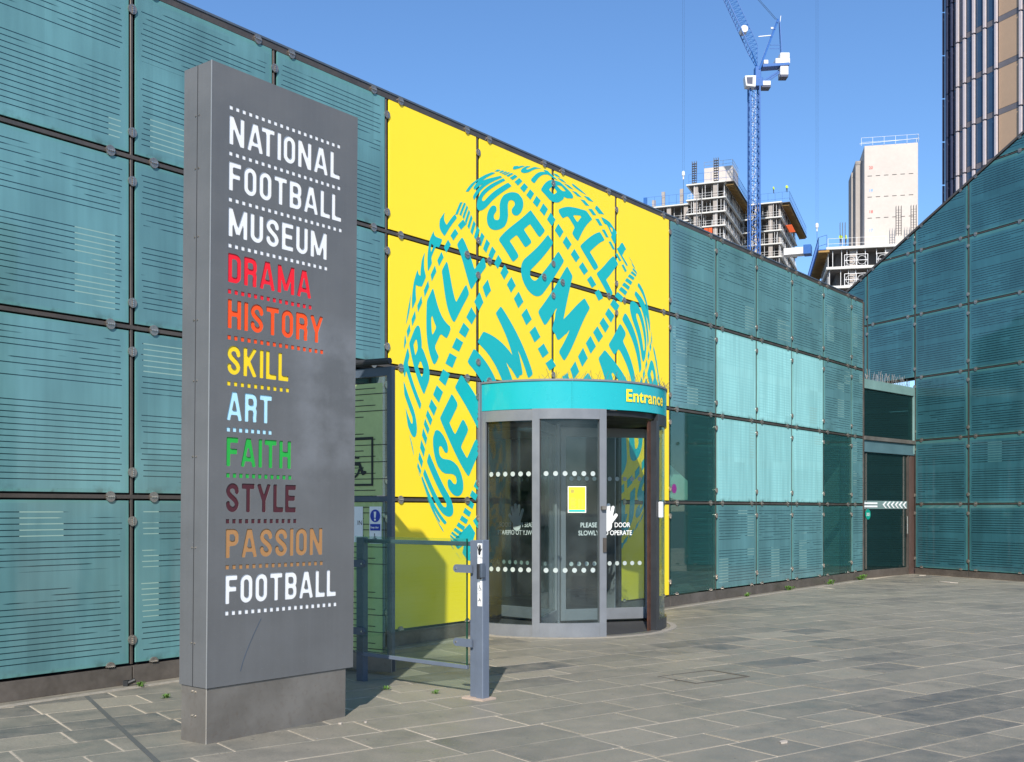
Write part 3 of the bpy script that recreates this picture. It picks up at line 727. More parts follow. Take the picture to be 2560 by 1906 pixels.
flat_icon(lambda X, Z: wheel_fn(X/.085, Z/.085)*.085, .08, .09, .0025, 'wheelchair_symbol', M['black'], door, (DL-.265+.03, -.0215, 1.2))
MB().box(0, .3, -.004, 0, 0, .33).build('white_notice', M['white'], door, (DL-.265-.38, -.0165, 1.2))
text('IN', .06, 'notice_lettering', M['black'], door, (DL-.265-.145, -.0215, 1.36))

# ------------------------------------------------------------------ right glass wing and the emergency door between
wing = thing('glass_wing', 'dark teal glass wing rising to the right with a sloping roof edge', 'building', O2, math.atan2(D2.y, D2.x))
W2 = 1.571; Z2 = [.154, 1.63, 3.12, 4.59, 6.06, 7.55, 9.04, 10.5, 12.0]
top = lambda x: 7.352+.698*x/W2
def clip_top(poly, off):
    out = []
    f = lambda p: top(p[0])-off-p[1]
    for i in range(len(poly)):
        a, b = poly[i], poly[(i+1) % len(poly)]; fa, fb = f(a), f(b)
        if fa >= 0: out.append(a)
        if (fa >= 0) != (fb >= 0): t = fa/(fa-fb); out.append((a[0]+(b[0]-a[0])*t, a[1]+(b[1]-a[1])*t))
    return out
for n in range(-3, 4):
    for r in range(8):
        if n <= 0 and r < 3: continue
        x0, x1 = n*W2+.035, (n+1)*W2-.035; z0, z1 = Z2[r]+(.025 if r else .01), Z2[r+1]-.025
        po = clip_top([(x0, z0), (x1, z0), (x1, z1), (x0, z1)], .05)
        if len(po) < 3: continue
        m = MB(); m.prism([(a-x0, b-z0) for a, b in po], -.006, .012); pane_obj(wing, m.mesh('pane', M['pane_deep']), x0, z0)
for n in range(-3, 5):
    x = n*W2; b0 = Z2[0] if n > 0 else Z2[3]
    MB().box(x-.012, x+.012, .0, .06, b0, top(x)-.03).build('mullion', M['bronze'], wing, bevel=.002)
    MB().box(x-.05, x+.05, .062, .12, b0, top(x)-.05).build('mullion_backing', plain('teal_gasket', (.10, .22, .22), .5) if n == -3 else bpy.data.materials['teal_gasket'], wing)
    if n > -2:
        for r in range(8):
            for z in (Z2[r]+.21, Z2[r+1]-.21):
                if z < top(x)-.1 and not (n <= 0 and r < 3): put('fitting', FV, wing, (x, -.002, z))
        for r in range(8):
            for dx in (-.21, .21):
                if Z2[r] < top(x+dx)-.1 and not (x+dx < W2 and r < 4 and n <= 1 and x+dx < W2-.05): put('fitting', FH if r else FHh, wing, (x+dx, -.004, Z2[r]))
        for dx in (-.21, .21): put('fitting', FH, wing, (x+dx, -.006, top(x+dx)-.02))
for r in range(1, 8):
    xa = -3*W2 if r > 3 else W2
    xa = max(xa, (Z2[r]-7.352)/.698*W2); xb = 4*W2
    if xa < xb: MB().box(xa, xb, -.002, .058, Z2[r]-.012, Z2[r]+.012).build('rail', M['bronze'], wing, bevel=.002); MB().box(xa, xb, .066, .122, Z2[r]-.035, Z2[r]+.035).build('rail_backing', bpy.data.materials['teal_gasket'], wing)
MB().bar((-3*W2, .05, top(-3*W2)), (4*W2, .05, top(4*W2)), .16, .05).build('sloping_coping', M['bronze'], wing)
wb = MB(); wb.prism([(-3*W2, 4.6), (W2, 4.6), (W2, 0), (4*W2, 0), (4*W2, top(4*W2)-.06), (-3*W2, top(-3*W2)-.06)], .124, .4); wb.build('inner_lining', M['interior'], wing, fix=True)
for n in (1, 2, 3): MB().box(n*W2+.006, (n+1)*W2-.006, -.012, .06, 0, .142).build('kick_plate', M['plinth'], wing, bevel=.002)
# infill with exit door: its own local frame inside the wing
A_ = WO+WD*(LW+.03); B_ = O2+D2*W2; dv = (B_-A_); DLn = dv.length
invw = Matrix.Rotation(-math.atan2(D2.y, D2.x), 4, 'Z'); al = invw @ (A_-O2); ar = math.atan2(dv.y, dv.x)-math.atan2(D2.y, D2.x)
dk = MB(); dk.box(0, DLn, .0, .16, 4.16, 4.36); dk.box(DLn-.06, DLn+.05, -.0, .14, 2.8, 4.155)
port = dk.build('exit_porch', plain('pale_teal_flashing', (.16, .27, .25), .5, var=.15), wing, al, ar, bevel=.004); port['label'] = 'recessed exit porch with spikes on its head'
MB().box(.02, DLn-.07, .03, .05, 3.13, 4.14).build('transom_pane', M['glass_deep'], port)
MB().box(0, DLn, -.03, .05, 3.03, 3.115).build('transom_rail', M['stainless'], port, bevel=.004)
MB().box(0, DLn, .01, .1, 2.77, 3.025).build('lintel_panel', plain('slate_blue_panel', (.08, .15, .17), .4, var=.15), port, bevel=.004)
MB().box(.1, DLn-.34, .06, .08, .17, 2.76).build('exit_door_leaf', M['glass_deep'], port)
fr = MB()
for a, b in ((.0, .06), (DLn-.32, DLn-.27)): fr.box(a, b, .02, .1, .0, 2.765)
fr.build('exit_door_frame', M['bronze'], port, bevel=.003)
MB().box(DLn-.2, DLn+.06, .03, .12, 0, 2.765).build('side_post', plain('brown_post', (.09, .055, .045), .5), port, bevel=.003)
MB().box(.06, DLn-.33, .03, .09, .0, .165).build('kick_plate', M['plinth'], port, bevel=.003)
MB().box(.06, DLn-.325, .045, .055, 1.52, 1.70).build('chevron_strip', plain('grey_strip', (.16, .24, .23), .5), port)
cv = MB(); cv.box(.1, .72, .036, .043, 1.555, 1.595); cv.box(.1, .72, .036, .043, 1.625, 1.665)
for k in range(6):
    x = .98+k*.2; cv.prism([(x, 1.61), (x+.13, 1.535), (x+.2, 1.535), (x+.07, 1.61), (x+.2, 1.685), (x+.13, 1.685)], .036, .043)
cv.build('chevron_mark', M['white'], port)
for x_ in (.2, DLn-.5): MB().box(x_, x_+.04, .045, .058, .2, 2.74).build('door_stile', M['steel'], port)
MB().tube([(DLn-.42, -.01, .95), (DLn-.42, -.01, 1.35)], .014, 8).build('pull_handle', M['bolt'], port)
MB().disc(.28, 1.4, .115, .035, .045, 24).build('door_number_disc', M['green_disc'], port)
text('X01', .1, 'door_number', M['white'], port, (.28, .032, 1.365), align='CENTER', off=.001)
spk = MB()
for k in range(46):
    x = .05+k*(DLn-.2)/46; spk.tube([(x, .05, 4.36), (x+random.uniform(-.06, .06), .05+random.uniform(-.05, .05), 4.36+random.uniform(.12, .25))], .005, 4)
spk.build('bird_spike', M['steel'], port)
MB().box(-2.4, DLn+3, .17, 2.5, 4.12, 4.18).build('porch_roof', M['rubber'], port)
pb = MB(); pb.box(-2.4, DLn+3, 2.0, 2.1, 0, 4.1); pb.box(-2.4, -2.3, .3, 2.0, 0, 4.1); pb.box(DLn+2.9, DLn+3, .4, 2.0, 0, 4.1); pb.box(-2.3, DLn+2.9, .3, 2.0, .0, .02); pb.build('porch_back', M['interior'], port)

# ------------------------------------------------------------------ revolving door drum
DC = Vector((.583, 14.10, 0)); DR = 1.40
drum = thing('revolving_door', 'glazed revolving entrance door under a curved turquoise canopy', 'revolving door', DC)
A0, A1 = -133.5, 50
MB().arc(DR-.02, DR+.02, A0, -85.2, 2.69, 3.015, 30).build('canopy_fascia', M['fascia'], drum, fix=True)
MB().arc(DR-.02, DR+.02, -84.6, A1, 2.69, 3.015, 60).build('canopy_fascia', M['fascia'], drum, fix=True)
MB().arc(DR-.02, DR+.024, -85.15, -84.65, 2.688, 3.017, 2).build('canopy_seam', M['fascia'], drum, fix=True)
MB().arc(DR-.06, DR+.032, A0, A1, 3.018, 3.04, 60).build('canopy_lip', M['grey_paint'], drum, fix=True)
rf = MB(); rf.prismz([(1.33*math.cos(R(a)), 1.33*math.sin(R(a))) for a in range(0, 360, 12)], 2.99, 3.016); rf.build('canopy_roof', M['dark_paint'], drum)
rf = MB(); rf.prismz([(1.378*math.cos(R(a)), 1.378*math.sin(R(a))) for a in range(0, 360, 10)], 2.62, 2.685); rf.build('canopy_soffit', M['rubber'], drum)
em = text_mesh('Entrance', .203, .005, 1.06)
EW = max(v_.co.x for v_ in em.vertices)
for vv in em.vertices:
    a = R(-57.2)+(vv.co.x*.80/EW)/DR; vv.co = Vector((math.cos(a)*(DR+.030), math.sin(a)*(DR+.030), vv.co.z+2.80))
em.materials.clear(); em.materials.append(M['yellow']); put('entrance_lettering', em, drum)
bs = MB()
for k in range(110):
    a = R(-100+k*1.35+random.uniform(-.4, .4)); r0 = DR+.01
    p = Vector((r0*math.cos(a), r0*math.sin(a), 3.035)); bs.tube([p, p+Vector((random.uniform(-.06, .06), random.uniform(-.06, .06), random.uniform(.03, .12)))], .0022, 3)
bs.build('bird_wire', M['steel'], drum)
def curved_frame(a0, a1, r, z0, z1, st, bot, topw, name, glaz, t=.035, seg=14, fm=None):
    da = math.degrees(st/r)
    m = MB(); m.arc(r-t, r+t, a0, a0+da, z0, z1, 2); m.arc(r-t, r+t, a1-da, a1, z0, z1, 2)
    m.arc(r-t+.004, r+t-.004, a0+da, a1-da, z0, z0+bot, seg); m.arc(r-t+.004, r+t-.004, a0+da, a1-da, z1-topw, z1, seg)
    f = m.build(name, fm or M['grey_paint'], drum, fix=True)
    MB().arc(r-.006, r+.006, a0+da, a1-da, z0+bot, z1-topw, seg).build('curved_pane', glaz, f, fix=True)
    MB().arc(r-.01, r+.01, a0+da, a0+da+.4, z0+bot, z1-topw, 1).build('glazing_gasket', M['rubber'], f, fix=True)
    return f
def dots(par, r, a0, a1, z, n, off=.009):
    for k in range(n):
        a = R(a0+(a1-a0)*(k+.5)/n); m = MB(); m.disc(0, 0, .029, -.0012, .0012, 16)
        m.build('manifestation_dot', M['dot'], par, (math.cos(a)*(r+off), math.sin(a)*(r+off), z), a+math.pi/2)
f1 = curved_frame(A0+1, -101.0, DR-.01, .0, 2.685, .075, .14, .13, 'fixed_glass_screen', M['glass_drum'])
f2 = curved_frame(-103.6, -68.8, DR+.035, .0, 2.687, .085, .17, .12, 'sliding_night_screen', M['glass_drum'])
dots(f1, DR-.01, A0+5, -104, 1.925, 6); dots(f1, DR-.01, A0+5, -104, .79, 6); dots(f2, DR+.035, -99.5, -73, 1.925, 6); dots(f2, DR+.035, -99.5, -73, .79, 6)
f3 = curved_frame(-31, 50, DR-.01, .0, 2.685, .05, .14, .13, 'right_glass_screen', M['glass_drum'], seg=24, fm=M['black_frame'])
MB().arc(DR-.07, DR-.048, -35.5, -30, 0, 2.6, 2).build('brush_seal', M['rust'], drum, fix=True)
MB().arc(DR-.05, DR+.03, -33, -31.2, 0, 2.6, 2).build('right_jamb', M['black_frame'], drum, fix=True)
f4 = curved_frame(137, 226, DR-.01, .0, 2.685, .09, .14, .13, 'inner_glass_screen', M['glass_drum'], seg=16)
MB().arc(DR-.03, DR+.07, -69, -31, -.004, .012, 20).build('threshold_ring', M['stainless'], drum, fix=True)
MB().arc(DR+.071, DR+.15, A0+3, 38, -.004, .0065, 40).build('stone_ring', M['edge_stone'], drum, fix=True)
fl = MB(); fl.prismz([(1.345*math.cos(R(a)), 1.345*math.sin(R(a))) for a in range(0, 360, 10)], -.004, .011); fl.build('door_mat', M['mat'], drum)
MB().tube([(0, 0, 0), (0, 0, 2.62)], .045, 12).build('centre_post', M['grey_paint'], drum)
for i, ang in enumerate((17, 137, 257)):
    m = MB()
    for a, b in ((.05, .12), (1.25, 1.32)): m.box(a, b, -.025, .025, .05, 2.58)
    m.box(.12, 1.25, -.022, .022, .05, .2); m.box(.12, 1.25, -.022, .022, 2.46, 2.58)
    lf = m.build('door_leaf', M['grey_paint'], drum, rz=R(ang), bevel=.003)
    MB().box(.122, 1.248, -.005, .005, .2, 2.46).build('leaf_pane', M['glass_drum'], lf)
    for z in (1.91, .79):
        for k in range(10):
            MB().disc(0, 0, .029, -.001, .001, 14).build('manifestation_dot', M['dot'], lf, (.2+k*.108, -.0085, z))
    if i < 2:
        y = -.0085 if i == 0 else .0085
        mir = (i == 1)
        # back face of the second leaf is what the street sees, so its lettering reads mirrored
        text('PLEASE PUSH  DOOR', .088, 'leaf_lettering', M['white'], lf, (.68, y, 1.27), off=.0012, sx=.86, align='CENTER')
        text('SLOWLY TO OPERATE', .088, 'leaf_lettering', M['white'], lf, (.68, y, 1.165), off=.0012, sx=.86, align='CENTER')
        flat_icon(lambda X, Z: hand_fn(X/.36, Z/.36)*.36, .3, .37, .01, 'hand_symbol', M['white'], lf, (.55, y*1.2, 1.23), mirror=False)
po = MB().box(0, .215, -.003, 0, 0, .31)
pa = R(-87.2); rr = DR+.048
pst = po.build('opening_times_poster', M['white'], drum, (math.cos(pa)*rr, math.sin(pa)*rr, 1.465), pa+math.pi/2)
MB().box(.008, .207, -.005, -.0035, .008, .302).build('poster_face', M['yellow'], pst)
MB().box(.012, .203, -.007, -.0055, .012, .036).build('poster_band', M['teal_print'], pst)
pt = MB()
for r in range(9):
    z = .17-.014*r; pt.box(.03, .03+.05*(1+((r*5) % 3)*.2), -.007, -.0058, z, z+.004)
    if r > 0: pt.box(.12, .145, -.007, -.0058, z, z+.004); pt.box(.16, .185, -.007, -.0058, z, z+.004)
for r in range(4): pt.box(.03, .075, -.007, -.0058, .235+.011*r, .241+.011*r)
pt.build('poster_print', plain('poster_grey', (.18, .2, .1), .6), pst)
a = R(-70.6); MB().box(-.03, .03, -.05, 0, 0, .045).build('lock_case', M['stainless'], drum, (math.cos(a)*(DR+.07), math.sin(a)*(DR+.07), 1.5), a+math.pi/2, bevel=.004)
a = R(-69.9); MB().box(-.02, .02, -.02, 0, 0, .17).build('finger_plate', M['bronze'], drum, (math.cos(a)*(DR+.072), math.sin(a)*(DR+.072), 1.0), a+math.pi/2, bevel=.003)
a = R(-30); MB().box(-.03, .03, -.05, 0, 0, .2).build('key_switch', M['white'], drum, (math.cos(a)*(DR+.03), math.sin(a)*(DR+.03), 1.4), a+math.pi/2, bevel=.01)

# ------------------------------------------------------------------ monolith sign
SO = Vector((-1.9466, 7.0299, 0)); SRZ = math.pi/2-.6677
sign = thing('monolith_sign', 'tall grey monolith sign listing football museum words in cut-out coloured letters', 'sign', SO, SRZ)
sign.rotation_euler = (0, 0, SRZ)
SW, SD, SB, ST = 1.299, .297, .335, 4.43
# lean slightly to the right as seen in the picture
sign.matrix_world = Matrix.Translation(SO*.979+Vector((-.045, 0, .0315))) @ Matrix.Rotation(R(.5), 4, 'Y') @ Matrix.Rotation(SRZ, 4, 'Z') @ Matrix.Diagonal((.979, .979, .979, 1))
DEP = .006
CAP = .1925; PIT = .3047; X0 = .142; TOPZ = 4.116
WORDS = [('NATIONAL', 1.127, 'w'), ('FOOTBALL', 1.144, 'w'), ('MUSEUM', 1.007, 'w'), ('DRAMA', .862, 'red'), ('HISTORY', .975, 'orange'), ('SKILL', .662, 'yellow'), ('ART', .518, 'blue'), ('FAITH', .691, 'green'), ('STYLE', .739, 'maroon'), ('PASSION', .988, 'tan'), ('FOOTBALL', 1.124, 'w')]
LC = dict(w=(.78, .78, .78), red=(.8, .008, .02), orange=(.85, .075, .003), yellow=(.83, .6, .01), blue=(.42, .72, .85), green=(.015, .36, .045), maroon=(.06, .008, .014), tan=(.38, .19, .07))
LM = {k: plain('letter_'+k, v, .45, var=.05, scale=6) for k, v in LC.items()}
cell = .0065
faceV = []; faceF = []; wallV = []; wallF = []
def frect(x0, x1, z0, z1):
    i = len(faceV); faceV.extend([(x0, 0, z0), (x1, 0, z0), (x1, 0, z1), (x0, 0, z1)]); faceF.append((i, i+1, i+2, i+3))
def wall_seg(a, b):
    i = len(wallV); wallV.extend([(a[0], 0, a[1]), (b[0], 0, b[1]), (b[0], DEP, b[1]), (a[0], DEP, a[1])]); wallF.append((i, i+1, i+2, i+3))
ds = .029
dash_me = {k: MB().box(0, ds, DEP-.001, DEP+.003, 0, ds).mesh('dash', LM[k]) for k in LM}
def dash_row(zc, xend, col, zlo, zhi):
    """strip of face zlo..zhi holding a dash row centred at zc"""
    n = max(2, round((xend-X0-ds)/.0532)+1); st_ = (xend-X0-ds)/(n-1); z0, z1 = zc-ds/2, zc+ds/2
    frect(0, SW, zlo, z0); frect(0, SW, z1, zhi); px = 0
    for k in range(n):
        x = X0+k*st_; frect(px, x, z0, z1); px = x+ds
        for a, b in (((x, z0), (x, z1)), ((x, z1), (x+ds, z1)), ((x+ds, z1), (x+ds, z0)), ((x+ds, z0), (x, z0))): wall_seg(a, b)
        put('dash', dash_me[col], sign, (x, 0, z0))
    frect(px, SW, z0, z1)
ztop = ST
dash_row(TOPZ+.051, WORDS[0][1], 'w', TOPZ+.012, ztop)
for wi, (word, xe, col) in enumerate(WORDS):
    zt = TOPZ-PIT*wi; zb = zt-CAP
    ks, tot = kern(word); tot -= (.075 if word[-1] == 'L' else .115); sx = (xe-X0)/(tot*CAP)
    mg = .012
    zs = np.linspace(zb-mg, zt+mg, int((CAP+2*mg)/cell)+1); xs = np.linspace(X0-mg, xe+mg, int((xe-X0+2*mg)/cell)+1); X, Z = np.meshgrid(xs, zs)
    Fall = np.full(X.shape, 9.)
    for c, x in ks:
        Fg = glyph(c)((X-X0)/(CAP*sx)-x, (Z-zb)/CAP)
        Fall = np.minimum(Fall, Fg)
        c0 = max(0, int(np.searchsorted(xs, X0+(x-.05)*CAP*sx))-1); c1 = min(len(xs), int(np.searchsorted(xs, X0+(x+GW[c]+.05)*CAP*sx))+2)
        V, P_, S_ = march(Fg[:, c0:c1]-.012, xs[c0:c1], zs, run=True)
        lx = X0+x*CAP*sx
        me = bpy.data.meshes.new('letter'); me.from_pydata([(a-lx, DEP, b-zb) for a, b in V], [], P_); me.materials.append(LM[col])
        put('letter', me, sign, (lx, 0, zb))
    V, P_, S_ = march(Fall, xs, zs, outside=True, run=True)
    i = len(faceV); faceV.extend([(a, 0, b) for a, b in V]); faceF.extend([tuple(i+k for k in q) for q in P_])
    for a, b in S_: wall_seg(V[a], V[b])
    frect(0, xs[0], zs[0], zs[-1]); frect(xs[-1], SW, zs[0], zs[-1])
    nxt_top = (TOPZ-PIT*(wi+1)+mg) if wi < len(WORDS)-1 else SB
    dash_row(zb-.061, xe+(.005 if word != 'ART' else .0), col, nxt_top, zb-mg)
# face plate mesh: face (mat 0) + returns of the cut-outs (mat 0)
V = faceV+wallV; F = faceF+[tuple(k+len(faceV) for k in f) for f in wallF]
me = bpy.data.meshes.new('face_plate'); me.from_pydata(V, [], F); me.materials.append(M['sign']); put('face_plate', me, sign)
bx = MB()
bx.v = [(0,0,SB),(SW,0,SB),(SW,SD,SB),(0,SD,SB),(0,0,ST),(SW,0,ST),(SW,SD,ST),(0,SD,ST)]
for q in ((0,3,2,1),(4,5,6,7),(1,2,6,5),(2,3,7,6),(3,0,4,7)): bx.f.append(q); bx.mi.append(0)
bx.build('casing', M['sign'], sign)
MB().box(.004, SW-.004, DEP+.006, DEP+.012, SB+.01, ST-.01).build('back_plate', M['sign'], sign)
tr = MB(); tr.box(-.0025, .003, -.0025, .0025, SB, ST); tr.build('corner_highlight', plain('edge_highlight', (.34, .34, .33), .4, .3), sign)  # pale strip painting the edge highlight on the front corner
MB().box(-.0022, .002, SD*.5-.002, SD*.5+.002, SB, ST-.0).build('side_seam', M['cable'], sign)
sc = MB()
for z in (.62, 1.25, 1.85, 2.35, 2.75, 3.3, 3.75, 4.1):
    for dy in (-.018, .018):
        sc.tube([(-.006, SD*.5+dy, z), (.0, SD*.5+dy, z)], .006, 6)
sc.build('side_screw', M['steel'], sign)
base = MB().box(.008, SW-.062, .01, SD-.012, -.05, SB-.002).build('base_plinth', M['stainless'], sign, bevel=.003)
MB().box(.006, .0115, .0078, .0125, -.05, SB-.004).build('plinth_corner', plain('bright_edge', (.62, .56, .48), .3, .6), sign)  # bright strip painting the highlight along the plinth corner
sc2 = MB()
for z in (.3, .14):
    for dy in (.13, .165): sc2.tube([(.002, dy, z), (.009, dy, z)], .008, 7)
sc2.build('plinth_bolt', M['bolt'], sign)
# a dark scuff on the lower face
scf = MB(); pts = [(.27+.17*t, 0, .42+.34*t**.8) for t in [k/8 for k in range(9)]]
for a, b in zip(pts[:-1], pts[1:]): scf.bar((a[0], -.0008, a[2]), (b[0], -.0008, b[2]), .001, .006, up=(0, 0, 1))
scf.build('scuff_mark', M['dark_paint'], sign)

# ------------------------------------------------------------------ glass guard barrier
GL, GR_ = Vector((-1.315, 9.477, 0)), Vector((-.235, 8.555, 0)); gd = GR_-GL; glen = gd.length; grz = math.atan2(gd.y, gd.x)
guard = thing('glass_barrier', 'low glass guard barrier with a push-to-open button on its slate-blue end post', 'barrier', GL, grz)
m = MB(); m.box(-.045, .045, -.03, .03, 0, 1.26); m.build('post', M['dark_paint'], guard, bevel=.004)
m = MB(); m.box(glen-.035, glen+.04, -.04, .04, 0, 1.262); m.build('post', M['grey_paint'] if 0 else plain('slate_blue_paint', (.13, .155, .2), .42, .1, var=.1, scale=4), guard, bevel=.005)
SP = bpy.data.materials['slate_blue_paint']
m = MB(); m.box(glen-.115, glen-.04, -.02, .03, 0.01, 1.258); m.build('post_flange', SP, guard, bevel=.004)
MB().box(.046, glen-.116, .0, .03, 1.21, 1.245).build('top_rail', M['dark_paint'], guard, bevel=.003)
MB().box(-.03, glen-.14, -.03, .0, .225, .258).build('bottom_rail', SP, guard, bevel=.003)
MB().box(-.06, glen-.14, -.034, -.022, .262, 1.27).build('guard_glass', M['glass_green'], guard)
MB().box(glen-.141, glen-.137, -.036, -.02, .262, 1.27).build('glass_edge', plain('green_glass_edge', (.01, .07, .045), .15), guard)
for x, s_ in ((.0, 1), (glen-.12, -1)):
    for z in (1.03, .44):
        c = MB(); xa, xb = (x-.06, x+.05) if s_ > 0 else (x-.12, x+.05)
        c.box(xa, xb, -.05, -.035, z-.032, z+.032); ex_ = xb if s_ > 0 else xa; c.disc(ex_, z, .032, -.0502, -.0348, 14); c.build('glass_clamp', SP if s_ < 0 else M['dark_paint'], guard)
        MB().disc(ex_, z, .009, -.056, -.05, 8).build('clamp_bolt', M['bolt'], guard)
MB().box(glen-.15, glen+.075, -.08, .08, -.004, .012).build('base_plate', plain('sandy_patch', (.42, .32, .25), .9), guard)
st = MB().box(glen-.012, glen+.036, -.0435, -.0405, .74, 1.235).build('instruction_strip', M['white'], guard)
flat_icon(lambda X, Z: hand_fn(X/.075, Z/.085)*.075, .066, .09, .0022, 'hand_symbol', M['black'], guard, (glen-.018, -.0445, 1.145), sx=.85)
text('TO OPEN', .018, 'strip_lettering', M['black'], guard, (glen-.009, -.0445, 1.115), sx=.62)
flat_icon(lambda X, Z: wheel_fn(X/.052, Z/.052)*.052, .05, .055, .0016, 'wheelchair_symbol', M['black'], guard, (glen-.008, -.0445, .86), sx=.9)
flat_icon(lambda X, Z: pram_fn(X/.05, Z/.055)*.05, .05, .055, .0016, 'pram_symbol', M['black'], guard, (glen-.008, -.0445, .765), sx=.85)
ln = MB()
for z in (.838, .925): ln.box(glen-.011, glen+.035, -.0447, -.0435, z, z+.0015)
ln.build('strip_rule', M['black'], guard)
MB().box(glen+.004, glen+.034, -.075, -.044, .955, 1.075).build('push_button', M['cable'], guard, bevel=.004)
MB().box(glen+.036, glen+.062, -.075, -.03, .965, 1.08).build('button_housing', M['dark_paint'], guard, bevel=.004)

# ------------------------------------------------------------------ small things on the ground
def weed(p, sc, label):
    m = MB(); rr = random.Random(hash(label) & 255)
    for k in range(26):
        a = rr.uniform(0, 6.28); l = rr.uniform(.3, 1)*sc; h = rr.uniform(.2, .8)*sc; c, s_ = math.cos(a), math.sin(a); wd = .12*sc; bx_, by_ = rr.uniform(-.4, .4)*sc, rr.uniform(-.25, .25)*sc
        i = len(m.v); m.v += [(bx_, by_, 0), (bx_+c*l*.5-s_*wd, by_+s_*l*.5+c*wd, h), (bx_+c*l, by_+s_*l, h*.75), (bx_+c*l*.5+s_*wd, by_+s_*l*.5-c*wd, h)]; m.f.append((i, i+1, i+2, i+3)); m.mi.append(0)
    o = m.build('weed', M['weed'], None, p); return tag(o, label, 'weed', 'weeds growing from the paving joints')
def wp(s_, off): return WO+WD*s_+WN*off
weed(wp(-.05, .2), .06, 'small green weed at the foot of the glass wall left of the sign')
weed(Vector((-2.75, 8.6, 0)), .05, 'yellowish weed tuft in the joint by the drainage channel')
weed(wp(7.6*W, .12), .09, 'small weed at the kick plate under the fourth blind panel joint')
weed(wp(8.75*W, .12), .12, 'bright weed below the last blind-backed panel')
weed(wp(10.0*W, .14), .13, 'leafy weed under the clear panel near the far corner')
weed(wp(11.1*W, .16), .16, 'largest weed at the far corner beside the exit door')
weed(Vector((-1.05, 9.0, 0)), .05, 'low weed in the shaded joint behind the glass barrier')
weed(Vector((-.62, 8.8, 0)), .045, 'low weed in the paving joint between barrier posts')
weed(Vector((-1.25, 7.92, 0)), .05, 'weed at the right end of the grey sign base')
def litter(p, sx, sy, label):
    m = MB(); n = 9; pts = [(sx*math.cos(6.28*k/n)*random.uniform(.6, 1), sy*math.sin(6.28*k/n)*random.uniform(.6, 1)) for k in range(n)]
    m.prismz(pts, .001, .012); o = m.build('litter', M['litter'], None, p, random.uniform(0, 3)); return tag(o, label, 'litter', 'scraps lying on the paving')
litter(Vector((9.0, 22.3, 0)), .28, .09, 'white scrap lying before the exit door in the corner')
litter(Vector((1.75, 6.95, 0)), .05, .03, 'pinkish stone chip on the foreground paving')
litter(Vector((-1.03, 7.6, 0)), .02, .015, 'white fleck just right of the sign base')
litter(Vector((-1.2, 7.55, 0)), .018, .012, 'smaller white fleck in front of the sign base')
litter(Vector((11.0, 24.0, 0)), .08, .05, 'pale crumb by the foot of the dark glass wing')
litter(Vector((9.35, 24.6, 0)), .1, .06, 'pale rubble scrap against the exit porch post')
pin = MB(); pin.tube([(0, 0, .02), (.07, .02, .05)], .018, 8); pin.cur = 0; pin.box(-.02, .02, -.02, .02, 0, .05)
tag(pin.build('metal_stop', M['rubber'], None, wp(-.1, .07)), 'little bronze door stop at the foot of the wall left of the sign', 'metal stop')
# lifted inspection cover surround
ic = MB(); c_ = Vector((1.72, 9.7, 0))
iv = ic; hw, hh = .34, .24
for a, b, c, d in ((-hw, hw, -hh, -hh+.014), (-hw, hw, hh-.014, hh), (-hw, -hw+.014, -hh+.014, hh-.014), (hw-.014, hw, -hh+.014, hh-.014)): ic.box(a, b, c, d, .0, .0055)
tag(ic.build('inspection_cover', plain('cover_frame', (.09, .08, .065), .7), pave, c_, math.pi/2-GA))

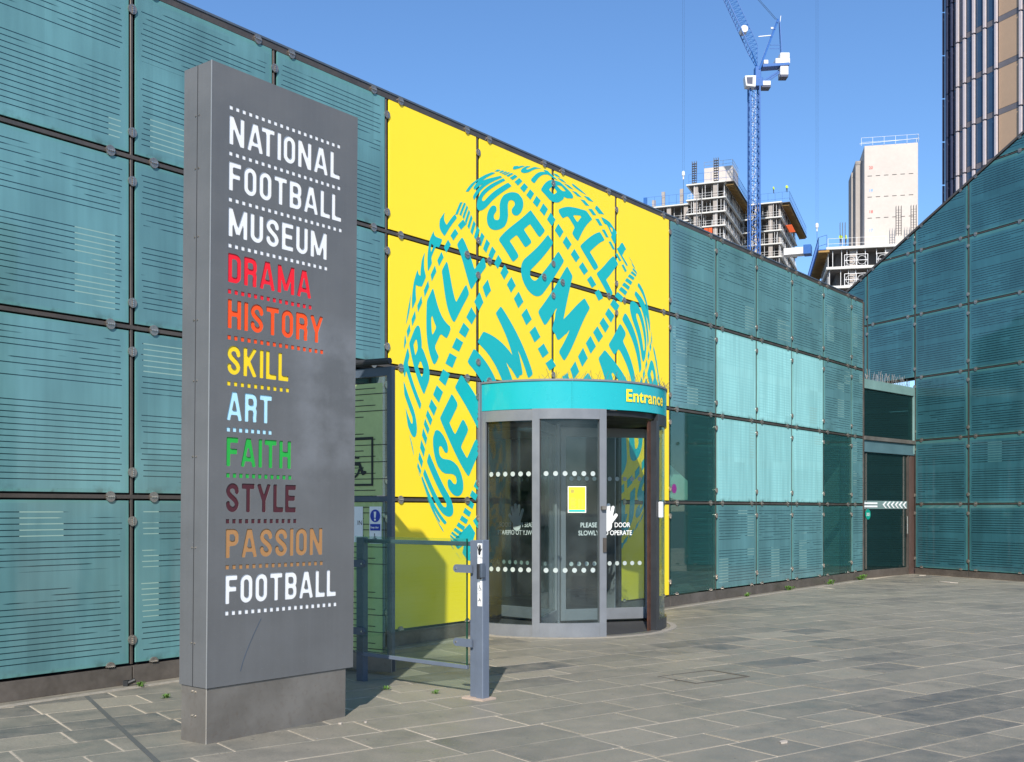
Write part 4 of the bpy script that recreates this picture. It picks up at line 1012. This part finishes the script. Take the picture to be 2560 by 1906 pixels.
# ------------------------------------------------------------------ far construction site
def rail_line(m, pts, h=1.1, posts=2.0, t=.05):
    for a, b in zip(pts[:-1], pts[1:]):
        a, b = Vector(a), Vector(b); n = max(1, int((b-a).length/posts))
        for k in range(n+1):
            p = a+(b-a)*k/n; m.bar(p, p+Vector((0, 0, h)), t)
        for z in (.55, h): m.bar(a+Vector((0, 0, z)), b+Vector((0, 0, z)), t*.8)
def frame_block(par, o, ux, uy, lx, ly, levels, colx, coly, slab_t=.28, over=.35):
    """concrete frame: slabs at the given levels, columns between; o is the near corner"""
    ang = math.atan2(ux[1], ux[0])
    for z in levels:
        m = MB(); m.box(-over if lx > 0 else lx-over, lx+over if lx > 0 else over, -over, ly+over, -slab_t, 0)
        m.build('floor_slab', M['slab_edge'], par, (o[0], o[1], z), ang, bevel=.02)
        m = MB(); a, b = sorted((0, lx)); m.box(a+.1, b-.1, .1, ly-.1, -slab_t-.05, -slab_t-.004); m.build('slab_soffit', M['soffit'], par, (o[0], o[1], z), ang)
    for z0, z1 in zip(levels[1:], levels[:-1]):
        h = z1-slab_t-z0
        for cx in colx:
            m = MB(); m.box(cx-.45, cx+.45, .15, .55, 0, h-.052); m.build('column', M['concrete'], par, (o[0], o[1], z0+.002), ang)
        for cy in coly:
            xs_ = 0 if lx < 0 else lx
            m = MB(); m.box(xs_-.55, xs_-.15, cy-.5, cy+.5, 0, h-.052) if lx < 0 else m.box(xs_-.55, xs_-.15, cy-.5, cy+.5, 0, h-.052); m.build('column', M['concrete'], par, (o[0], o[1], z0+.002), ang)
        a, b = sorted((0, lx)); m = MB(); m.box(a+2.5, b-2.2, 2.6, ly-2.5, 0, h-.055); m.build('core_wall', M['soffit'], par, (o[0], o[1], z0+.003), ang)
        m = MB()
        for k in range(9):
            px = a+.4+(b-a-.8)*k/8+random.uniform(-.3, .3); py = random.choice([.0, .6, 1.2]); m.bar((px, py, 0), (px, py, h-.06), .07)
        for k in range(14):
            py = .4+(ly-.8)*k/13+random.uniform(-.2, .2); xs_ = (0 if lx < 0 else lx)-random.choice([.05, .9]); m.bar((xs_, py, 0), (xs_, py, h-.06), .07)
        if random.random() < .9:
            m2 = MB(); q = (.0 if lx < 0 else lx); rail_line(m2, [(a, -.1, 0), (b, -.1, 0)], 1.1, 2, .045); rail_line(m2, [(q+.1 if lx < 0 else q+.1, 0, 0), (q+.1, ly, 0)], 1.1, 2, .045); m2.build('edge_rail', M['crane_white'], par, (o[0], o[1], z0+.001), ang)
        tag(m.build('prop', M['crane_white'], par, (o[0], o[1], z0+.001), ang), kind='stuff')
    return ang
FA = R(21.5); ux = (math.cos(FA), -math.sin(FA)); angA = -FA
ta = thing('concrete_tower', 'unfinished concrete frame tower block behind the blue crane, left of it', 'tower block', (44.2, 225, 0))
lvA = [70.05]+[66.8-2.93*k for k in range(10)]
la_ = (0, 0)
frame_block(ta, (0, 0), ux, None, -7.6, 30, lvA, [-6.0, -1.9], [2.2, 6.5, 11, 15.5, 20, 24.5, 29])
lvB = [67.0-.0]+[63.5-2.93*k for k in range(8)]
ang = math.atan2(ux[1], ux[0]); ob = Vector((-7.6*math.cos(ang)-3.2*math.sin(-ang)*-1, -7.6*math.sin(ang)+3.2*math.cos(ang), 0))
frame_block(ta, (ob.x, ob.y), ux, None, -9.6, 18, lvB, [-8.6, -4.9, -1.2], [])
# connecting floors behind, and the right-hand volume
o2_ = (59.9-44.2, 241-225)
lvC = [70.3]+[67.0-2.95*k for k in range(10)]
frame_block(ta, o2_, ux, None, -8.5, 28, lvC, [-5.2, -2.2], [1.6, 5.5, 9.5, 13.5, 17.5, 22, 27])
# pale lift core
m = MB(); m.box(-6.6, -.35, 12, 19, 60, 76.9); m.build('lift_core', M['concrete_white'], ta, (0, 0, 0), angA)
m = MB(); rail_line(m, [(-6.6, 12, 76.9), (-.35, 12, 76.9), (-.35, 19, 76.9)], 1.3, 1.6, .06); m.build('core_railing', M['steel'], ta, (0, 0, 0), angA)
# overhanging formwork decks on the top floors
for oo, lx, z, yy in (((0, 0), .5, 69.7, 33), (o2_, .5, 69.9, 33)):
    m = MB()
    for k in range(30): m.box(.3, 1.9, .3+yy*k/30, .3+yy*k/30+.3, -.55, -.25)
    m.build('formwork_beam', M['timber'], ta, (oo[0], oo[1], z), angA)
    m = MB(); m.box(.36, 2.1, -.3, yy+.5, -.12, .0); m.build('formwork_deck', M['soffit'], ta, (oo[0], oo[1], z+.1), angA)
    m = MB(); rail_line(m, [(-7.4, -.2, .4), (2.0, -.2, .4), (2.0, yy, .4)], 2.0, 1.5, .06); m.build('deck_railing', M['blue_net'], ta, (oo[0], oo[1], z), angA)
m = MB()
for k in range(7): m.box(.4, 1.9, 5+k*1.0, 5.35+k*1.0, -3.4, -3.2)
m.build('orange_platform', M['orange'], ta, (o2_[0], o2_[1], 69.4), angA)
m = MB(); m.box(.2, 4.5, .5, 3.2, 0, 1.5); m.build('loading_platform', M['crane_white'], ta, (o2_[0]+.3, o2_[1]-.5, 58.3), angA, bevel=.05)
m = MB(); m.box(4.5, 6.1, .3, 3.3, -.1, 1.9); m.build('platform_end', M['crane_blue'], ta, (o2_[0]+.3, o2_[1]-.5, 58.3), angA)
for x in (-4.1, -3.2):
    m = MB(); m.box(x, x+.8, -.5, -.4, 58.9, 60.4); m.build('orange_screen', M['orange'], ta, (0, 0, 0), angA)
# rebar starter cages and stub columns on the left roof
for x, h in ((-8.3, 1.6), (-6.2, 3.2), (-2.2, 3.4)):
    m = MB(); m.box(x-.35, x+.35, .3, .8, 0, h); m.build('stub_column', M['concrete'], ta, (ob.x, ob.y, 67.0), ang)
for (x, y, z, h) in ((-6.2, .6, 70.1, 5.0), (-1.6, .6, 70.1, 5.2)):
    m = MB()
    for dx in (-.45, 0, .45):
        for dy in (0, .5): m.bar((dx, dy, 0), (dx, dy, h), .07)
    for k in range(9): m.box(-.5, .5, -.05, .55, .4+k*h/10, .47+k*h/10)
    m.build('rebar_cage', M['soffit'], ta, (x*math.cos(angA), x*math.sin(angA)+y, z), angA)
m = MB(); m.box(-10.4, -9.7, -.3, 0, -5, 2.2); m.build('blue_screen', M['crane_blue'], ta, (ob.x, ob.y, 67.0), ang)
m = MB(); rail_line(m, [(-9.6, -.1, 0), (0, -.1, 0)], 2.2, 1.6, .06); m.build('roof_railing', M['blue_net'], ta, (ob.x, ob.y, 67.0), ang)
m = MB()
for k in range(14): m.bar((-5.6, -.6, 52+k*1.1), (-4.6, -.6, 52.3+k*1.1), .08)
for x in (-5.6, -4.6): m.bar((x, -.6, 50), (x, -.6, 67.5), .1)
m.build('hoist_mast', M['steel'], ta, (0, 0, 0), angA)

# second building with the tall lift core
FB = R(12); tb = thing('concrete_building', 'lower concrete frame with a tall pale lift core numbered by storey', 'tower block', (51.5, 176, 0))
lv = [44.25, 41.0-.0, 37.9-.0, 34.8, 31.7]
angB = -FB
def fb(o, lx, ly, levels, cols, left_face):
    for z in levels:
        m = MB(); m.box(-.3, lx, -.3, ly, -.42, 0); m.build('floor_slab', M['slab_edge'], tb, (o[0], o[1], z), angB, bevel=.04)
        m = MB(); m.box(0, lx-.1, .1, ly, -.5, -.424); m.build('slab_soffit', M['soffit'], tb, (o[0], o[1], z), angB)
    for z1, z0 in zip(levels[:-1], levels[1:]):
        h = z1-z0-.5
        for c in cols: MB().box(c-.55, c+.55, .6, 1.3, 0, h).build('column', M['concrete'], tb, (o[0], o[1], z0+.002), angB)
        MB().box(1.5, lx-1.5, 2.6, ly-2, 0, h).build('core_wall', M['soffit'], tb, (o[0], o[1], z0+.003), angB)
        # steel edge-protection screens with hoops
        for c0, c1 in ((2.6, 6.2), (7.6, 11.2), (12.6, 16)):
            m = MB()
            for x in (c0, (c0+c1)/2, c1): m.bar((x, .1, 0), (x, .1, 1.95), .09)
            for z in (.1, 1.0, 1.95): m.bar((c0, .1, z), (c1, .1, z), .08)
            for q in (0, 1):
                cx = c0+(c1-c0)*(.25+.5*q); pp = [(cx+.7*math.cos(k*math.pi/6), .1, 1.0+.7*math.sin(k*math.pi/6)) for k in range(13)]
                m.tube(pp, .04, 4)
            m.build('edge_screen', M['crane_white'], tb, (o[0], o[1], z0+.001), angB)
        m = MB()
        for k in range(12): x = .5+k*lx/12+random.uniform(-.3, .3); m.bar((x, .35, 0), (x, .35, h), .08)
        for k in range(8): m.bar((.1, 1+k*2.2, 0), (.1, 1+k*2.2, h), .08)
        tag(m.build('prop', M['crane_white'], tb, (o[0], o[1], z0+.001), angB), kind='stuff')
fb((0, 0), 16.5, 22, lv, [4.0, 9.4, 14.2], True)
fb((17.2*math.cos(angB), 17.2*math.sin(angB)), 9, 20, [45.9, 42.6], [3, 7], False)
m = MB()
for k in range(36): m.box(-1.5, .2, -.2+k*.95, .15+k*.95, -.8, -.45)
m.build('formwork_beam', M['timber'], tb, (0, 0, 44.25), angB)
m = MB()
m.box(-1.6, -.32, -.3, 34, -.44, -.3); rail_line(m, [(-1.5, 34, -.3), (-1.5, 0, -.3), (-.2, -.2, 0)], 2.0, 1.0, .1); m.build('deck_railing', M['blue_net'], tb, (0, 0, 44.25), angB)
m = MB(); rail_line(m, [(0, 0, 0), (9, 0, 0)], 1.4, 2, .05); m.build('roof_railing', M['crane_white'], tb, (0, 0, 44.25), angB)
cm = MB(); cm.box(0, 8.45, 0, 10, 44.4-8, 62.0); core = cm.build('lift_core', M['concrete_white'], tb, (7.1, 3.6, 0), angB, bevel=.05)
cm = MB(); cm.box(-1.1, .0, 3, 10, 40, 60.5); cm.box(-1.6, -1.1, 5, 10, 40, 59.2); cm.build('core_side_wall', M['concrete'], tb, (7.1, 3.6, 0), angB)
cl = MB()
for z in (56.9, 53.4, 49.9):
    for k in range(6): cl.box(.5+k*1.3, 1.2+k*1.3, -.03, .0, z, z+.1)
cl.build('pour_joint', M['soffit'], core)
for z, s_, mm in ((58.1, '20', 'red'), (54.3, '19', 'blue_mark'), (50.8, '18', 'red'), (47.7, '17', 'blue_mark')):
    text(s_, .66, 'storey_number', M[mm], core, (.7, -.04, z), off=.01)
m = MB(); rail_line(m, [(-.5, -.2, 62.0), (8.5, -.2, 62.0), (8.5, 8, 62)], 1.3, 1.7, .04); m.bar((-.8, -.25, 62.3), (8.6, -.25, 62.6), .05); m.build('core_railing', M['crane_white'], tb, (7.1, 3.6, 0), angB)
for x in (2.6, 11.3, 13.6):
    m = MB(); h = 4.2 if x < 5 else 4.8
    for dx in (-.4, 0, .4):
        for dy in (0, .5): m.bar((dx, dy, 0), (dx, dy, h), .06)
    if x > 5:
        for k in range(10): m.bar((-.45, 0, .3+k*.42), (.45, 0, .3+k*.42), .05)
    m.build('rebar_cage', M['soffit'], tb, ((x)*math.cos(angB), x*math.sin(angB)+1, 44.3 if x < 10 else 45.9), angB)

def person_mesh():
    bm = bmesh.new()
    J = [((0,0,.95),.16),((0,0,1.2),.17),((0,0,1.42),.17),((0,0,1.52),.07),((0,0,1.66),.11),((.1,0,.9),.1),((.12,.02,.5),.075),((.13,0,.06),.06),((-.1,0,.9),.1),((-.12,-.03,.5),.075),((-.13,0,.06),.06),((.2,0,1.42),.07),((.3,-.05,1.15),.05),((.28,-.2,.95),.045),((-.2,0,1.42),.07),((-.3,-.05,1.15),.05),((-.3,-.18,.98),.045),((.13,-.12,.04),.05),((-.13,-.12,.04),.05)]
    vs = [bm.verts.new(j[0]) for j in J]
    for a, b in ((0,1),(1,2),(2,3),(3,4),(0,5),(5,6),(6,7),(0,8),(8,9),(9,10),(2,11),(11,12),(12,13),(2,14),(14,15),(15,16),(7,17),(10,18)): bm.edges.new((vs[a], vs[b]))
    me = bpy.data.meshes.new('person'); bm.to_mesh(me); bm.free()
    o = bpy.data.objects.new('person', me); COL.objects.link(o); md = o.modifiers.new('s', 'SKIN'); 
    for i, j in enumerate(J): me.skin_vertices[0].data[i].radius = (j[1], j[1])
    me.skin_vertices[0].data[0].use_root = True
    sb = o.modifiers.new('d', 'SUBSURF'); sb.levels = 1; sb.render_levels = 1
    r = bpy.data.meshes.new_from_object(o.evaluated_get(bpy.context.evaluated_depsgraph_get())); bpy.data.objects.remove(o)
    r.materials.clear()
    for q in ('hivis', 'trousers', 'skin', 'crane_white'): r.materials.append(M[q])
    for p in r.polygons:
        z = p.center.z; p.material_index = 1 if z < .92 else (3 if z > 1.68 else (2 if z > 1.52 else 0))
    return r
pm = person_mesh()
for (x, y, Y, rz, sc_, lab) in ((2101.6, 612, 178, .3, 1.0, 'worker in a yellow hi-vis jacket standing left on the lower roof'), (2115, 612, 178.5, 1.2, .98, 'worker in a yellow hi-vis jacket standing second from left on the lower roof'), (2206, 592, 181, 2.2, 1.02, 'worker in a hi-vis jacket in front of the pale lift core'), (1967, 481, 246, .2, 1.0, 'worker in a hi-vis jacket at the right edge of the taller tower roof'), (1934, 484, 244, .9, .95, 'worker in a hi-vis jacket crouched near the crane on the taller tower roof')):
    X_ = (x-1280)/2700*Y; Z_ = 1.5+(1275-y)*Y/2700
    o = put('person', pm, None, (X_, Y, Z_), rz); tag(o, lab, 'person', 'workers on the construction site roofs')
    o.scale = (sc_, sc_, sc_)

# ------------------------------------------------------------------ tower crane
CY = 212; cs = CY/2700
def cp(x, y, dy=0): return Vector(((x-1280)*cs, CY+dy, 1.5+(1275-y)*cs))
crane = thing('tower_crane', 'blue luffing tower crane with white counterweights above the concrete tower', 'crane', cp(1885, 1275)*1)
co = crane.location.copy()
def cl_(v): return Vector(v)-co
m = MB(); hw = .95; zt = cp(0, 212).z; zb = 30
cx = cp(1885, 0).x
for dx in (-hw, hw):
    for dy in (-hw, hw): m.bar(cl_((cx+dx, CY+dy, zb)), cl_((cx+dx, CY+dy, zt)), .26)
k = 0; z = zb
while z < zt-1.4:
    for dy in (-hw, hw):
        a, b = (-hw, hw) if k % 2 else (hw, -hw); m.bar(cl_((cx+a, CY+dy, z)), cl_((cx+b, CY+dy, z+1.45)), .11); m.bar(cl_((cx-hw, CY+dy, z)), cl_((cx+hw, CY+dy, z)), .09)
    for dx in (-hw, hw):
        a, b = (-hw, hw) if k % 2 else (hw, -hw); m.bar(cl_((cx+dx, CY+a, z)), cl_((cx+dx, CY+b, z+1.45)), .11)
    z += 1.45; k += 1
m.build('mast', M['crane_blue'], crane)
m = MB(); 
for k in range(20): m.bar(cl_((cx-.25, CY, zb+k*2.6)), cl_((cx+.3, CY, zb+1.9+k*2.6)), .07)
for dx in (-.3, .3): m.bar(cl_((cx+dx, CY, zb)), cl_((cx+dx, CY, zt)), .045)
m.build('mast_ladder', M['crane_white'], crane)
m = MB(); c = cp(1888, 205); c2 = cl_(c); m.box(c2.x-1.3, c2.x+1.3, c2.y-1.1, c2.y+1.1, c2.z-1.2, c2.z+.5); c2 = cl_(cp(1894, 180)); m.box(c2.x-.6, c2.x+.5, c2.y-.8, c2.y+.8, c2.z-2.2, c2.z+.8)
m.build('slewing_unit', M['crane_blue'], crane, bevel=.06)
m = MB(); c2 = cl_(cp(1872, 212, -1)); m.prism([(c2.x-.95, c2.z-1.0), (c2.x+.9, c2.z-1.2), (c2.x+1.0, c2.z+1.05), (c2.x-1.2, c2.z+1.0)], c2.y-1, c2.y+.8); cab = m.build('cab', M['crane_white'], crane, bevel=.08)
m = MB(); m.prism([(c2.x-.75, c2.z-.6), (c2.x+.3, c2.z-.7), (c2.x+.35, c2.z+.7), (c2.x-.9, c2.z+.65)], c2.y-1.03, c2.y-1.005); m.build('cab_window', M['tower_dark'], cab)
m = MB(); a = cl_(cp(1896, 178)); b = cl_(cp(1944.7, 50))
for dy in (-.7, .7): m.bar(a+Vector((0, dy, 0)), b+Vector((0, dy*.4, 0)), .36); 
for t in (.2, .35, .5, .65, .8, .93): m.bar(a.lerp(b, t)+Vector((0, -.7, 0)), a.lerp(b, t)+Vector((0, .7, 0)), .15)
d_ = cl_(cp(1954, 150)); 
for dy in (-.6, .6): m.bar(b+Vector((.3, dy*.4, -.2)), d_+Vector((0, dy, 0)), .14)
for yy in (113, 122): m.bar(cl_(cp(1925, yy)), cl_(cp(1951, yy)), .09)
m.build('a_frame', M['crane_blue'], crane)
m = MB(); m.bar(cl_(cp(1904, 170)), cl_(cp(1970, 165)), 2.2, .5); m.bar(cl_(cp(1900, 208)), cl_(cp(1948, 178)), .3); m.bar(cl_(cp(1903, 214)), cl_(cp(1955, 178)), .3); m.build('counter_jib', M['crane_blue'], crane)
m = MB()
for (x0, x1, y0, y1) in ((1936, 1972, 151, 164), (1948, 1971, 137, 151), (1948, 1968, 170, 192), (1907, 1918, 155, 165), (1901, 1924, 207, 218)):
    a, b = cl_(cp(x0, y1)), cl_(cp(x1, y0)); m.box(a.x, b.x, a.y-1, a.y+1, a.z, b.z)
m.build('counterweight', M['crane_white'], crane, bevel=.07)
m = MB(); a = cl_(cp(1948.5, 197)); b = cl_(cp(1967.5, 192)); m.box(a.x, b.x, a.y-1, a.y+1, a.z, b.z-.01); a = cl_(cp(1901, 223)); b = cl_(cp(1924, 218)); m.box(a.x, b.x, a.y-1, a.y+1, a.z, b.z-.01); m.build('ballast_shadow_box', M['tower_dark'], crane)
# jib lattice
jf, jt = cl_(cp(1894, 173)), cl_(cp(1779, -78)); jd = (jt-jf).normalized(); jn = Vector((jd.z, 0, -jd.x)); jn = jn if jn.x > 0 else -jn
m = MB(); Lj = (jt-jf).length; N_ = 26
def jp(t, s_): 
    wv = min(1, t*5)*2.0; return jf+jd*(Lj*t)+(jn*wv if s_ == 0 else Vector((0, (s_*2-3)*1.0*min(1, t*5+.2), 0)))
for k in range(N_):
    t0, t1 = k/N_, (k+1)/N_
    m.bar(jp(t0, 0), jp(t1, 0), .1)
    for s_ in (1, 2): m.bar(jp(t0, s_), jp(t1, s_), .15); m.bar(jp(t0, s_), jp((t0+t1)/2, 0), .045); m.bar(jp((t0+t1)/2, 0), jp(t1, s_), .045)
    m.bar(jp(t0, 1), jp(t0, 2), .07)
m.build('jib', M['crane_blue'], crane)
a = cl_(cp(1859, 77)); m = MB(); m.tube([a+Vector((0, -.9, 0)), a+Vector((0, .9, 0))], .72, 14); m.build('hoist_drum', M['crane_white'], crane, bevel=.05)
m = MB(); m.bar(cl_(cp(1896, 92)), cl_(cp(1927, 89)), .14); m.bar(cl_(cp(1927, 71)), cl_(cp(1933, 71)), .3); m.bar(cl_(cp(1952, 40)), cl_(cp(1949, 66)), .1); m.build('floodlight_arm', M['crane_white'], crane)
m = MB()
for dx in (0, 4): m.tube([cl_(cp(1943-dx, 50)), cl_(cp(1890-dx, -10)), cl_(cp(1800-dx, -110))], .035, 4)
m.build('luffing_rope', M['cable'], crane)
# hooks hanging from jibs above the picture
for (x, y, yt, gap_, lab) in ((1708.5, 437, 462, 5, 'white crane hook block hanging over the left roof'), (2042.5, 567, 650, 6, 'white crane hook block hanging between the two building sites')):
    hk = thing('crane_hook', lab, 'crane hook', cp(x, y), group='hook blocks hanging from cranes'); o0 = hk.location.copy()
    f_ = lambda px, py: cp(px, py)-o0
    m = MB(); m.tube([f_(x, y-9), f_(x, y-6), f_(x, y+2), f_(x, y+6), f_(x, y+12)], [.1, .32, .3, .12, .14], 8); m.build('hook_block', M['crane_white'], hk)
    m = MB()
    for dx in (-gap_/2+.5, gap_/2-.5): m.tube([f_(x+dx, -60), f_(x+dx, y-8)], .012, 4)
    m.tube([f_(x, y+12), f_(x, yt+20)], .03, 4); m.build('hoist_rope', M['cable'], hk)

# ------------------------------------------------------------------ glass tower at the right edge
tw = thing('glass_office_tower', 'tall dark glass tower with pale vertical fins and tan panels', 'tower', (34.6, 77, 0))
td = Vector((-.418, .908, 0)); tn = Vector((-.908, -.418, 0))
ts = [-11, -9.9, -8.8, -6.6, -4.5, -3.4, -2.07, 0, 1.0, 1.98, 2.85, 3.6, 4.3, 4.95, 5.7]
# straight then curving away to the left end
def tpos(t):
    if t <= 2.2: return td*t
    d = t-2.2; return td*2.2+td*d*1.0+(-tn)*(.0+.22*d*d*.35)
P_ts = [tpos(t) for t in ts]
zs_ = [14+3.3*k for k in range(11)]
zoff = -.9
tan_bays = {3, 6}
for i in range(len(ts)-1):
    a, b = P_ts[i], P_ts[i+1]; d = (b-a); L = d.length; d.normalize(); an_ = math.atan2(d.y, d.x)
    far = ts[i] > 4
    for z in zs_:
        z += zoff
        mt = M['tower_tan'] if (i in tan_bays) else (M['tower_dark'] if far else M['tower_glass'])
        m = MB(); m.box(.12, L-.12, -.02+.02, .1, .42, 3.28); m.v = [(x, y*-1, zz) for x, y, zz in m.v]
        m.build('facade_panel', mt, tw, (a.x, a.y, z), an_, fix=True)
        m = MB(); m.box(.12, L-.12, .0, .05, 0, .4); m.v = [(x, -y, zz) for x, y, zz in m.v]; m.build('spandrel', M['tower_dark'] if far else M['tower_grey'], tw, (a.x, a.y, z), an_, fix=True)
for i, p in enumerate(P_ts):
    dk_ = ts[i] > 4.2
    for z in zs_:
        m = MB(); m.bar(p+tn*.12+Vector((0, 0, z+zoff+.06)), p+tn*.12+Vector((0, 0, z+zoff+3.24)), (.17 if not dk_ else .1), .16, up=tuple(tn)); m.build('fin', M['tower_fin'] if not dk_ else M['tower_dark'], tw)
m = MB()
pp = [(p-tn*.12) for p in P_ts]; bk = [pp[-1]-tn*12, pp[0]-tn*12]; m.prismz([(q.x, q.y) for q in pp+bk], 0, 50); m.build('tower_body', M['tower_dark'], tw, fix=True)
